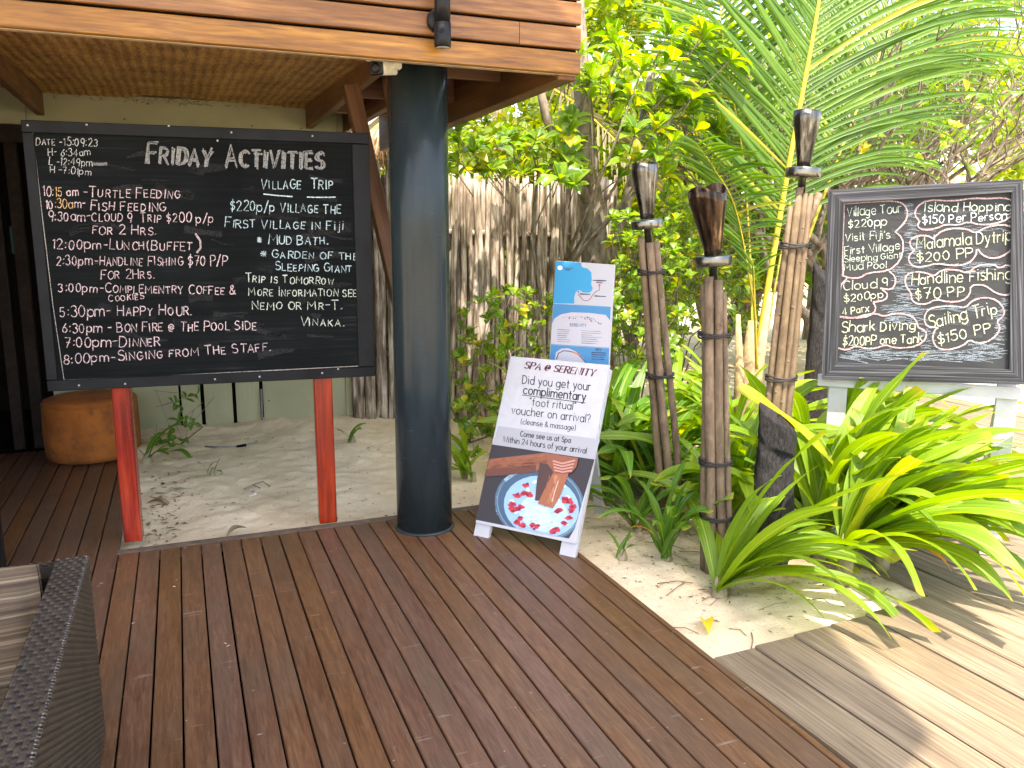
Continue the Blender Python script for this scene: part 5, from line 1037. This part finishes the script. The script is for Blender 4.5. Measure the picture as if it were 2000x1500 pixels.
f7 = atZ(922, 930); lily(f7[0], f7[1], SET_M, 7, 'thin pale lily left of the spa sign by the fence', R(165), 0.5, -0.2, 0.02, sc_=0.55)
f8 = atZ(905, 925); lily(f8[0], f8[1], SET_M, 6, 'thin pale lily right beside the steel column', None, 1, -0.3, 0.02, sc_=0.5)
f9 = atZ(1560, 1010); lily(f9[0], f9[1], SET_M, 21, 'lily directly behind the carved post', None, 1, 0, 0.12)
f10 = atZ(685, 870); lily(f10[0], f10[1], SET_S, 5, 'small sprout at the foot of the pole fence left of the column', None, 1, 0.1, 0.01, sc_=0.7)
f11 = atZ(285, 912); lily(f11[0], f11[1], SET_S, 7, 'small dark lily on the sand beside the left red leg', R(-20), 1.2, 0.2, 0.02, sc_=0.9)
f12 = atZ(412, 935); lily(f12[0], f12[1], SET_S, 4, 'tiny thin leaved sprout in the middle of the sand', None, 1, 0.1, 0.01, sc_=0.45)
# ------------------------------------------------------------------ shrubs
def obov_mesh(L_, W_, m, n=5, cup=0.25, droop=0.5):
    V = []; UV = []
    for i in range(n+1):
        t = i/n; wv = W_*(math.sin(PI*min(1, t**1.35))**0.8 if 0 < t < 1 else 0.06); a = droop*t*t
        for c in (-1, 0, 1): V.append((t*L_*math.cos(a*0.6), c*wv/2, -t*L_*math.sin(a*0.6)+abs(c)*wv*cup)); UV.append((0.5+0.5*c, t))
    return V, UV, [(i*3+k, (i+1)*3+k, (i+1)*3+k+1, i*3+k+1) for i in range(n) for k in range(2)]
def rosettes(name, label, region, n_ros, Ls, m, trunk, nper=(6, 11), nobj=260, cat='shrub', seed=1, branch_r=0.010, Wr=0.5, group=None, names=('branches', 'foliage')):
    """region() -> tip point; trunk: base point(s). leaves of the nearest rosettes become objects, the rest one mesh"""
    r_ = random.Random(seed); p = empty(name, trunk[0], 0, label, cat, group); o0 = Vector(trunk[0]); meshes = []
    for q_ in range(6):
        V, UV, Qs = obov_mesh(1.0, r_.uniform(Wr*0.85, Wr*1.15), m, cup=r_.uniform(0.05, 0.3), droop=r_.uniform(0, 1.0)); meshes.append((np.array(V), np.array(UV), np.array(Qs), fastmesh('leaf', V, Qs, m, UV)))
    tips = sorted([Vector(region(r_)) for _ in range(n_ros)], key=lambda t: (t-Vector((0, 0, EYE))).length); cnt = 0; AV, AU, AQ = [], [], []; base = 0; bm_ = MB()
    for ti in tips:
        tb = Vector(r_.choice(trunk)); mid = tb.lerp(ti, r_.uniform(0.35, 0.6))+Vector((r_.uniform(-.2, .2), r_.uniform(-.2, .2), r_.uniform(0, .25)))
        if r_.random() < 0.05: bm_.tube([tuple(tb-o0), tuple(mid-o0), tuple(ti-o0)], [branch_r*1.6, branch_r, branch_r*0.35], 5)
        else: st_ = ti+(mid-ti).normalized()*r_.uniform(.15, .3); bm_.tube([tuple(st_-o0), tuple(ti-o0)], [branch_r*0.5, branch_r*0.3], 4)
        ax = ((ti-mid).normalized()+Vector((0, 0, 0.5))).normalized(); k = r_.randint(*nper)
        for j in range(k):
            a = j*2.4+r_.random()*0.5; el_ = r_.uniform(0.15, 1.15); e1_ = ax.orthogonal().normalized(); e2_ = ax.cross(e1_)
            d = (e1_*math.cos(a)+e2_*math.sin(a))*math.cos(el_)+ax*math.sin(el_); d.normalize(); up_ = (ax-d*ax.dot(d)).normalized(); y_ = up_.cross(d); s = r_.uniform(*Ls)*(1-0.25*el_/1.15)
            Mx = Matrix((d, y_, up_)).transposed(); org = ti-ax*0.035*(j/k)-o0; mm = r_.choice(meshes)
            if cnt < nobj:
                o = link('leaf', mm[3], p, org, Mx.to_euler()); o.scale = (s, s, s); cnt += 1
            else:
                A = np.array(Mx)*s; AV.append(mm[0]@A.T+np.array(org)); AU.append(mm[1]); AQ.append(mm[2]+base); base += len(mm[0])
    if AV:
        o = link(names[1], fastmesh(names[1], np.concatenate(AV), np.concatenate(AQ), m, np.concatenate(AU)), p); o['kind'] = 'stuff'
    bm_.build(names[0], m_branch, p); return p
def reg(x0, x1, y0, y1, Y0, Y1, cond=None):
    def f(r_):
        while True:
            x, y = r_.uniform(x0, x1), r_.uniform(y0, y1)
            if cond is None or cond(x, y): return tuple(atY(x, y, r_.uniform(Y0, Y1)))
    return f
tb1 = atZ(1165, 820, 0.02); tb1 = (2.72, 5.9, 0)
rosettes('beach_shrub', 'big leaved green shrub arching over the top of the pole fence', reg(1085, 1460, 60, 400, 4.9, 6.2, lambda x, y: y < 380-abs(x-1150)*0.12), 110, (0.13, 0.22), m_shrub, [(2.62, 5.85, 0.9), (2.75, 5.9, 1.2)], seed=3)
rosettes('beach_shrub', 'paler shrub spilling over the fence between the column and the eave corner', reg(880, 1130, 255, 345, 5.6, 6.35, lambda x, y: y > 470-0.28*x-25 and y < 345), 42, (0.10, 0.17), m_shrub, [(2.55, 6.0, 1.2)], seed=4)
rosettes('low_shrub', 'small leaved straggly shrub at the foot of the fence left of the spa sign', reg(890, 1085, 560, 900, 5.2, 6.2, lambda x, y: y > 545+abs(x-1010)*0.5), 160, (0.06, 0.10), m_shrub, [(1.95, 5.7, 0), (2.25, 5.6, 0)], nper=(5, 8), seed=5, branch_r=0.005, Wr=0.62)
rosettes('low_shrub', 'bushy small leaved shrub between the map board and the left torch', reg(1190, 1330, 420, 700, 4.6, 5.8), 190, (0.06, 0.10), m_shrub, [(3.0, 5.2, 0), (3.2, 5.4, 0)], nper=(5, 9), seed=6, branch_r=0.006, Wr=0.6)
rosettes('low_shrub', 'yellow green shrub seen between the left and middle torches', reg(1290, 1480, 380, 660, 5.2, 7.0), 190, (0.065, 0.11), m_shrub, [(3.9, 6.0, 0), (4.2, 6.4, 0)], nper=(5, 9), seed=7, branch_r=0.006, Wr=0.6)
wpos = atZ(352, 885, 0.05)
rosettes('wall_seedling', 'leafy seedling climbing against the pale wall under the blackboard', reg(300, 385, 765, 870, 6.1, 6.45, lambda x, y: abs(x-340-(870-y)*0.2) < 45), 13, (0.06, 0.10), m_lilyd, [(wpos[0], 6.3, 0.03)], nper=(3, 5), seed=8, branch_r=0.004, Wr=0.5, nobj=90)
# tree trunk right of the fence
tt = atY(1165, 500, 5.95); tk = empty('leaning_tree', (tt[0], 5.95, 0), 0, 'thick brown tree trunk leaning behind the shrub at the right end of the fence', 'tree')
MB().tube([(0.10, 0, -0.1), (0.03, 0, 0.7), (0.0, 0, 1.3), (-0.06, 0.02, 1.9), (-0.12, 0.05, 2.6), (-0.2, 0.1, 3.6)], [0.15, 0.13, 0.12, 0.085, 0.07, 0.06], 16, wob=0.08).build('trunk', m_branch, tk)
MB().tube([(0.02, 0, 1.1), (0.35, 0.1, 1.9), (0.6, 0.2, 3.0)], [0.06, 0.04, 0.03], 10, wob=0.08).tube([(-0.02, 0, 1.7), (-0.5, -0.1, 2.4), (-0.7, 0, 3.4)], [0.05, 0.035, 0.025], 10, wob=0.08).build('branch', m_branch, tk)
# ------------------------------------------------------------------ palms
def leaflet(L_, W_, d, side, droop, o0, n=7):
    """narrow folded blade from o0 along d bending towards -Z"""
    V = []; UV = []; p = Vector(o0); dd = Vector(d).normalized(); ds = L_/n; s = Vector(side).normalized()
    for i in range(n+1):
        t = i/n; wv = W_*(0.5+1.2*t if t < 0.35 else max(0.03, (1-((t-0.35)/0.65)**2))); sd_ = (s-dd*s.dot(dd)).normalized(); nn = dd.cross(sd_)
        for c in (-1, 0, 1): V.append(p+sd_*(c*wv/2)+nn*(abs(c)*wv*0.28)); UV.append((0.5+c*.5, t))
        p = p+dd*ds; dd = (dd+Vector((0, 0, -droop*(0.3+1.4*t)/n))).normalized()
    return V, UV, [(i*3+k, (i+1)*3+k, (i+1)*3+k+1, i*3+k+1) for i in range(n) for k in range(2)]
def catmull(pts, n):
    P = [np.array(p, float) for p in pts]; P = [2*P[0]-P[1]]+P+[2*P[-1]-P[-2]]; out = []
    for i in range(1, len(P)-2):
        for j in range(n):
            t = j/n; out.append(0.5*((2*P[i])+(-P[i-1]+P[i+1])*t+(2*P[i-1]-5*P[i]+4*P[i+1]-P[i+2])*t*t+(-P[i-1]+3*P[i]-3*P[i+1]+P[i+2])*t**3))
    return out+[P[-2]]
def frond(parent, pts, left, right, start, Lmax, W_, r0, org, nleaf, seed, as_obj=True, mleaf=None, mr=None, droopL=0.3, droopR=0.8, angL=48, angR=55, name='frond', fade=True, Rm=1.0):
    """left/right: unit vectors of the two leaflet sides in the frond's plane"""
    mleaf = mleaf or m_palm; mr = mr or m_rachis
    C = catmull(pts, 10); r_ = random.Random(seed); rad = [r0*(1-0.8*i/(len(C)-1)) for i in range(len(C))]; b = MB().tube([c-org for c in C], rad, 8); fo = b.build(name, mr, parent)
    lens = np.cumsum([0]+[np.linalg.norm(C[i+1]-C[i]) for i in range(len(C)-1)]); tot = lens[-1]; AV, AU, AQ = [], [], []; base = 0
    for k in range(nleaf):
        f = start+(1-start)*(k+0.5)/nleaf; i = min(len(C)-2, int(np.searchsorted(lens, f*tot)-1)); u_ = (f*tot-lens[i])/(lens[i+1]-lens[i]); p = C[i]+(C[i+1]-C[i])*u_; tg = C[i+1]-C[i]; tg = tg/np.linalg.norm(tg)
        g_ = (f-start)/(1-start); Lk = Lmax*(math.sin(PI*(0.12+0.80*g_))**0.7 if fade else 1)
        for sdv, ang, dr, lm_ in ((left, angL, droopL, 1.0), (right, angR, droopR, Rm)):
            a = R(ang+r_.uniform(-5, 5)-18*g_); d = tg*math.cos(a)+np.array(sdv)*math.sin(a)+np.array([r_.uniform(-.04, .04), r_.uniform(-.05, .05), r_.uniform(-.03, .03)])
            V, UV, Qs = leaflet(Lk*lm_*r_.uniform(0.9, 1.08), W_*r_.uniform(0.8, 1.15), d, tg*0.8+np.array([0, 0, 0.5]), dr*r_.uniform(0.6, 1.4), p-org+tg*r_.uniform(-.01, .01))
            if as_obj: link('leaflet', fastmesh('leaflet', V, Qs, mleaf, UV), fo)
            else: AV.append(np.array(V)); AU.append(np.array(UV)); AQ.append(np.array(Qs)+base); base += len(V)
    if AV: o = link('leaflets', fastmesh('leaflets', np.concatenate(AV), np.concatenate(AQ), mleaf, np.concatenate(AU)), fo); o['kind'] = 'stuff'
    return fo
porg = np.array([3.72, 4.75, 0.0]); palm = empty('coconut_palm', porg, 0, 'young coconut palm with yellow ribs fanning up behind the tallest torch', 'palm tree')
PYc = 4.75; pp = lambda x, y, Y=PYc: atY(x, y, Y)
MB().tube([(0, 0, -0.1), (0, 0, 0.35), (0.02, 0, 0.7), (0.03, 0, 0.95)], [0.085, 0.075, 0.05, 0.03], 14, wob=0.12).tube([(0.05, -.03, -0.1), (0.07, -.04, 0.6), (0.15, -.02, 1.15)], [0.045, 0.04, 0.018], 8, wob=0.1).tube([(-0.05, -.02, -0.1), (-0.07, -.02, 0.5), (-0.10, 0, 1.0)], [0.045, 0.035, 0.015], 8, wob=0.1).build('trunk', simple('fibrous palm base', (0.34, 0.25, 0.13), 0.85, nz=0.4, scale=20, bmp=0.8), palm)
LV = -CR; RV = CR
frond(palm, [pp(1478, 700), pp(1500, 560), pp(1545, 300), pp(1590, 60), pp(1622, -150), pp(1640, -330)], LV, RV, 0.26, 1.25, 0.034, 0.026, porg, 74, 1, True, droopL=0.15, droopR=1.15, angL=50, angR=62, Rm=1.5)
frond(palm, [pp(1470, 700, 5.0), pp(1466, 520, 5.1), pp(1450, 300, 5.2), pp(1418, 120, 5.25), pp(1400, -40, 5.3), pp(1370, -220, 5.3)], LV, RV, 0.42, 0.70, 0.030, 0.010, porg, 56, 2, True, droopL=0.35, droopR=0.5, angL=78, angR=60)
frond(palm, [pp(1530, 600, 5.3), pp(1610, 380, 5.4), pp(1680, 200, 5.6), pp(1755, 20, 5.8), pp(1830, -150, 6.0)], LV, RV, 0.30, 1.15, 0.032, 0.015, porg, 66, 3, False, droopL=0.3, droopR=0.75, angL=45, angR=62, Rm=1.3)
frond(palm, [pp(1500, 640, 5.5), pp(1560, 300, 6.0), pp(1600, 120, 6.4), pp(1650, -80, 6.8)], LV, RV, 0.25, 1.0, 0.032, 0.010, porg, 70, 4, False, droopL=0.5, droopR=0.5, angL=35, angR=35)
frond(palm, [pp(1478, 720, 4.6), pp(1474, 600, 4.5), pp(1472, 520, 4.45)], LV, RV, 0.9, 0.25, 0.02, 0.012, porg, 3, 5, False)
frond(palm, [pp(1480, 640, 4.9), pp(1440, 420, 4.8), pp(1395, 330, 4.7), pp(1360, 280, 4.6)], LV, RV, 0.35, 0.42, 0.022, 0.007, porg, 26, 6, False, droopL=0.3, droopR=1.2, angL=40, angR=75)
# background palms (right, partly dry)
for i, (bx, by, mm, lab) in enumerate(((7.2, 7.6, m_palm, 'green palm far behind the price chalkboard'), (5.4, 8.4, m_palm, 'palm beyond the torches deep in the garden'), (9.0, 10.0, m_dry, 'half dry palm at the far right of the garden'), (3.6, 9.4, m_dry, 'drooping brownish palm above the end of the fence'))):
    og = np.array([bx, by, 0.0]); pl = empty('background_palm', og, 0, lab, 'palm tree', 'palms beyond the garden'); hT = (0.9, 0.7, 1.2, 3.4)[i]
    MB().tube([(0, 0, -0.1), (0.02, 0, hT*0.5), (0, 0, hT)], [0.13, 0.10, 0.08], 12, wob=0.1).build('trunk', m_branch, pl); rr = random.Random(40+i)
    for k in range(11):
        a = 2*PI*k/11+rr.uniform(-.2, .2); e = rr.uniform(0.5, 1.25) if i != 3 else rr.uniform(-0.2, 0.6); Lf = rr.uniform(1.8, 2.6); h_ = np.array([math.cos(a), math.sin(a), 0]); pts = []
        for j in range(6): f = j/5; pts.append(og+np.array([0, 0, hT])+h_*Lf*f*math.cos(e*(1-0.2*f))+np.array([0, 0, Lf*math.sin(e)*f-1.0*f*f]))
        sdv = np.cross(h_, [0, 0, 1]); frond(pl, pts, sdv, -sdv, 0.15, 0.75, 0.032, 0.02, og, 36, 60+k, False, mleaf=mm, droopL=0.9, droopR=0.9)
# ------------------------------------------------------------------ bare branching tree at right
def branch_tree(base, h, label, seed, leaf=True, name='bare_tree', mleaf=None):
    r_ = random.Random(seed); o0 = Vector(base); t = empty(name, base, 0, label, 'tree', 'gnarled trees beyond the chalkboard'); b = MB(); tips = []
    def grow(p, d, L_, rad, lev):
        pts = [p]; rads = [rad]; q_ = p
        for i in range(3): d2 = (d+Vector((r_.uniform(-.25, .25), r_.uniform(-.25, .25), r_.uniform(-.05, .2)))).normalized(); q_ = q_+d2*L_/3; pts.append(q_); rads.append(rad*(1-0.12*(i+1))); d = d2
        b.tube([tuple(x) for x in pts], rads, 7 if lev < 3 else 5, cap=False)
        if lev >= 6: tips.append((q_, d)); return
        for k in range(r_.choice([2, 2, 3])):
            nd = (d+Vector((r_.uniform(-.95, .95), r_.uniform(-.95, .95), r_.uniform(-.35, .6)))).normalized(); grow(q_, nd, L_*r_.uniform(0.68, 0.9), rad*0.66, lev+1)
    for k in range(3): grow(Vector((0, 0, 0)), Vector((r_.uniform(-.6, .6), r_.uniform(-.5, .5), 1)).normalized(), h*0.26, 0.075, 0)
    b.build('trunk', m_branch, t)
    if leaf:
        V, UV, Qs = obov_mesh(1.0, 0.4, None); V = np.array(V); AV, AU, AQ = [], [], []; base_ = 0
        for q_, d in tips:
            for j in range(r_.choice([0, 1, 2, 3, 4])):
                a = Vector((r_.uniform(-1, 1), r_.uniform(-1, 1), r_.uniform(-.3, 1))).normalized(); y_ = a.orthogonal().normalized(); z_ = a.cross(y_); A = np.array(Matrix((a, y_, z_)).transposed())*r_.uniform(0.08, 0.17)
                AV.append(V@A.T+np.array(q_)); AU.append(np.array(UV)); AQ.append(np.array(Qs)+base_); base_ += len(V)
        o = link('crown', fastmesh('crown', np.concatenate(AV), np.concatenate(AQ), mleaf or m_shrub, np.concatenate(AU)), t); o['kind'] = 'stuff'
branch_tree((5.6, 5.9, 0), 3.2, 'gnarled grey tree with tangled bare branches just behind the price chalkboard', 21)
branch_tree((7.0, 7.4, 0), 4.2, 'taller tangled tree at the upper right corner', 22)
branch_tree((6.2, 8.6, 0), 3.6, 'thin branched tree between the palm and the tangled trees', 23)
# ------------------------------------------------------------------ garden thicket behind
def thicket(name, label, n_, fn, size, m, seed, trunks, cat='bush', group=None):
    r_ = np.random.default_rng(seed); C = fn(r_, n_); D = r_.normal(size=(n_, 3)); D[:, 2] = D[:, 2]*0.6+0.15; D /= np.linalg.norm(D, axis=1)[:, None]; T = r_.normal(size=(n_, 3)); Y = np.cross(D, T); Y /= np.linalg.norm(Y, axis=1)[:, None]; Z = np.cross(D, Y)
    s = r_.uniform(size[0], size[1], n_)[:, None]; wv = 0.26; og = np.array(trunks[0], float)
    prof = [(0, 0, 0), (0.35, wv, 0.06), (0.35, -wv, 0.06), (0.75, wv*0.85, 0.0), (0.75, -wv*0.85, 0.0), (1.05, 0, -0.08)]
    V = np.stack([C+D*s*a+Y*s*b_+Z*s*c for a, b_, c in prof], 1).reshape(-1, 3)-og; b0 = np.arange(n_)[:, None]*6
    Q3 = np.concatenate([b0+np.array(t) for t in ((0, 2, 1), (1, 2, 4), (1, 4, 3), (3, 4, 5))], 0)
    p = empty(name, og, 0, label, cat, group); o = link('crown', fastmesh('crown', V, Q3, m), p); o['kind'] = 'stuff'
    b = MB()
    for tx in trunks:
        rr = random.Random(int(tx[0]*100)); q_ = Vector(tx)-Vector(og)
        for k in range(5): e = Vector((rr.uniform(-.8, .8), rr.uniform(-.5, .5), rr.uniform(1.2, 2.6))); b.tube([tuple(q_), tuple(q_+e*0.5+Vector((rr.uniform(-.2, .2), 0, 0))), tuple(q_+e)], [0.05, 0.035, 0.015], 6)
    b.build('trunk', m_branch, p); return p
def blobs(cx, cy, cz, rx, ry, rz, nb, cr_, lo=0.0):
    def f(r_, n):
        u = r_.normal(size=(nb, 3)); u /= np.linalg.norm(u, axis=1)[:, None]; c = np.array([cx, cy, cz])+u*r_.uniform(0.2, 1, (nb, 1))**0.5*np.array([rx, ry, rz]); i = r_.integers(0, nb, n)
        v = r_.normal(size=(n, 3)); v /= np.linalg.norm(v, axis=1)[:, None]; P_ = c[i]+v*(r_.uniform(0.3, 1, (n, 1))**0.6)*cr_*r_.uniform(0.6, 1.2, (nb, 1))[i]; P_[:, 2] = np.maximum(P_[:, 2], lo+0.03); return P_
    return f
BG = [(3.9, 8.6, 1.8, 1.0, .8, 1.3), (5.0, 8.0, 1.9, 1.2, .8, 1.4), (4.4, 10.4, 3.2, 1.4, 1.0, 2.0), (5.6, 9.6, 2.8, 1.6, 1.0, 2.0), (7.6, 9.8, 2.4, 1.6, 1.0, 2.0), (9.4, 8.2, 2.2, 1.5, 1.2, 1.8), (5.4, 12.5, 4.2, 2.5, 1.2, 2.6), (9.5, 12.5, 4.2, 2.8, 1.2, 2.6), (13, 11, 3.8, 2.5, 1.5, 2.8), (11.5, 7.5, 2.4, 1.5, 1.4, 1.9), (2.6, 13.0, 4.4, 2.0, 1.2, 2.6), (12.5, 4.5, 2.2, 1.5, 1.8, 1.8), (16, 14, 5, 4, 2, 4)]
wher = ['directly behind the left end of the fence', 'right behind the leaning trunk', 'high behind the fence', 'behind the coconut palm', 'behind the tallest torch', 'behind the price chalkboard', 'tall and far behind the palm', 'tall at the far upper right', 'farthest right beyond the boardwalk', 'low beyond the boardwalk', 'tallest above the pole fence', 'at the right edge beyond the boardwalk', 'farthest at the back of the garden']
for i, (cx, cy, cz, rx, ry, rz) in enumerate(BG):
    thicket('garden_bush', 'sunlit yellow green bush '+wher[i], 6500, blobs(cx, cy, cz, rx, ry, rz, 26, 0.55), (0.07, 0.15), m_far, 100+i, [(cx, cy, 0)], group='bushes filling the garden background')
# ------------------------------------------------------------------ thatched hut seen past the wall corner
hut = empty('thatched_hut', (2.3, 9.4, 0), 0, 'small hut with pale sheet roof and brown thatch fringe seen between blackboard and column', 'hut')
hp = lambda x, y, Y=9.4: atY(x, y, Y)-np.array([2.3, 9.4, 0])
m_th = simple('brown thatch', (0.24, 0.15, 0.07), 0.9, nz=0.6, scale=40, bmp=0.8); m_sh = simple('pale roof sheet', (0.72, 0.70, 0.60), 0.6, nz=0.1, scale=3)
c4 = [hp(690, 232), hp(700, 292), hp(785, 236), hp(790, 170)]; MB().add([*c4, *(q_+np.array([0, 0.5, 0.25]) for q_ in c4)], [(0, 1, 2, 3), (7, 6, 5, 4), (0, 4, 5, 1), (1, 5, 6, 2), (2, 6, 7, 3), (3, 7, 4, 0)]).build('roof_sheet', m_sh, hut)
tm = MB(); rr = random.Random(9)
for i in range(420):
    f = rr.random(); x, y = 700+105*f, 294-62*f+rr.uniform(-6, 8); p = hp(x, y, 9.35+rr.uniform(-.1, .1)); q_ = p+np.array([rr.uniform(-.02, .06), 0, -rr.uniform(0.2, 0.42)]); tm.tube([p, (p+q_)/2+np.array([rr.uniform(-.03, .03), 0, 0]), q_], [0.008, 0.007, 0.002], 4)
tm.build('thatch_fringe', m_th, hut, kind='stuff')
MB().box((-0.7, 0.3, 0), (1.2, 0.4, 2.2)).build('wall', m_sh, hut)
# ------------------------------------------------------------------ litter and small things
def leaf_card(p, L_, W_, az_, m, curl=0.9, label=None, cat='dead leaf', name='dead_leaf', tilt=0.0):
    V, UV, Qs = obov_mesh(L_, W_, m, n=8, cup=0.35, droop=curl); V = [(a, b2, c+0.012+0.35*L_*math.sin(PI*a/L_)*0.3) for a, b2, c in V]
    o = link(name, fastmesh(name, V, Qs, m, UV), None, p, (0, tilt, az_)); return tag(o, label, cat)
def onsand(px, py, dz=0.006): p = atZ(px, py); return (p[0], p[1], float(sand_h(p[0], p[1]))+dz)
leaf_card(onsand(440, 1042), 0.14, 0.045, R(35), m_dry, 0.3, 'curled tan dead leaf at the deck edge below the blackboard', tilt=-0.3)
leaf_card(onsand(330, 900), 0.22, 0.05, R(-40), m_lilyd, 0.6, 'fallen green leaf with yellow edge on the sand near the wall', 'fallen leaf', 'fallen_leaf')
leaf_card(onsand(1385, 1228), 0.15, 0.06, R(62), m_sun, 0.2, 'bright yellow fallen leaf on sand by the boardwalk corner', 'fallen leaf', 'fallen_leaf')
leaf_card(onsand(285, 985), 0.16, 0.06, R(-15), m_litter, 0.7, 'dark brown dead leaf beside the left red leg')
wr = onsand(492, 962); o = MB().box((-0.022, -0.008, 0), (0.012, 0.010, 0.006), 0, 0.002).box((0.016, -0.004, 0.001), (0.03, 0.014, 0.010), 0, 0.002).build('paper_scrap', simple('white paper', (0.75, 0.75, 0.75), 0.6), None, wr, (0, 0, 0.5)); tag(o, 'scrap of white paper lying on the sand under the blackboard', 'litter')
tw = MB(); p = onsand(475, 950, 0.008); tw.tube([(0, 0, 0), (0.06, 0.01, 0.02), (0.12, 0.03, 0.03), (0.16, -0.01, 0.004)], 0.004, 6); tw.tube([(0.06, 0.01, 0.018), (0.10, -0.02, 0.004)], 0.003, 5); o = tw.build('twig', m_branch, None, p); tag(o, 'bent dry twig on the sand under the blackboard', 'twig')
# conduit by the wall
cdt = empty('broken_conduit', onsand(455, 882), 0, 'thin grey and black conduit lying along the foot of the pale wall', 'conduit'); og = np.array(onsand(455, 882))
ps = [np.array(onsand(x, y, -0.001))-og for x, y in ((402, 882), (430, 885), (462, 884), (500, 879))]; u_ = wp(513, 850, WY-0.03)-og; u2 = wp(510, 760, WY-0.03)-og
m_pg = simple('grey plastic pipe', (0.22, 0.22, 0.21), 0.5)
MB().tube(ps, 0.009, 8).build('pipe', m_pg, cdt); MB().tube([ps[3], u_, u2], 0.009, 8).build('pipe', m_pg, cdt); MB().tube([ps[2]+np.array([0, -0.002, 0.002]), (ps[2]+ps[3])/2+np.array([0, -0.002, 0.002])], 0.011, 8).build('tape_wrap', m_void, cdt)
lt = MB(); rr = random.Random(17)
def bit(x, y, z, s):
    a = rr.uniform(0, PI); d = Vector((math.cos(a), math.sin(a), 0))*s; n_ = Vector((-d.y, d.x, 0))*rr.uniform(0.12, 0.45); h_ = Vector((0, 0, s*rr.uniform(0.05, 0.35)))
    c = Vector((x, y, z)); lt.add([c-d-n_*0.3, c-n_+h_, c+d, c+n_*0.8+h_*0.6], [(0, 1, 2), (0, 2, 3)])
for i in range(900):
    if rr.random() < 0.55: x, y = rr.uniform(1.8, 3.1), rr.uniform(2.45, 4.6)
    else: x, y = rr.uniform(-0.33, 1.9), rr.uniform(4.35, 6.5)
    z = float(sand_h(x, y))
    if z > -0.2: bit(x, y, z+0.003, rr.choice([0.004, 0.006, 0.01, 0.016])*rr.uniform(.6, 1.2))
for i in range(160): x, y = rr.gauss(-0.2, 0.10), rr.gauss(5.0, 0.35); (bit(x, y, float(sand_h(x, y))+0.004, rr.uniform(0.008, 0.028)) if x > -0.35 else None)
for i in range(300): x, y = rr.gauss(2.6, 0.35), rr.gauss(3.2, 0.5); z = float(sand_h(x, y)); (bit(x, y, z+0.004, rr.uniform(0.005, 0.018)) if z > -0.2 else None)
o = lt.build('leaf_litter', m_litter); tag(o, 'brown leaf crumbs scattered over the sand', 'leaf litter', kind='stuff')
lt = MB()
for i in range(70): x, y = rr.uniform(-0.3, 1.6), rr.uniform(1.7, 4.2); bit(x, y, 0.001, rr.uniform(0.002, 0.0055))
for px, py in ((440, 1257), (446, 1262), (345, 1133), (340, 1146), (362, 1070), (198, 1140), (192, 1146), (260, 1218), (507, 1435)): p = atZ(px, py); bit(p[0], p[1], 0.001, 0.010)
o = lt.build('deck_crumbs', simple('pale crumbs', (0.55, 0.5, 0.42), 0.9)); tag(o, 'pale chips and crumbs on the dark deck', 'crumbs', kind='stuff')
tw = MB()
for i in range(46):
    x, y = rr.uniform(1.85, 3.0), rr.uniform(2.5, 4.3); z = float(sand_h(x, y)); a = rr.uniform(0, 2*PI); l = rr.uniform(0.05, 0.22)
    if z > -0.2: tw.tube([(x, y, z+0.004), (x+l/2*math.cos(a)+0.01, y+l/2*math.sin(a), z+0.015), (x+l*math.cos(a), y+l*math.sin(a), z+0.006)], rr.uniform(0.001, 0.0028), 5)
o = tw.build('dry_stems', m_litter); tag(o, 'thin dry stems and roots on the sand by the lilies', 'dry stems', kind='stuff')
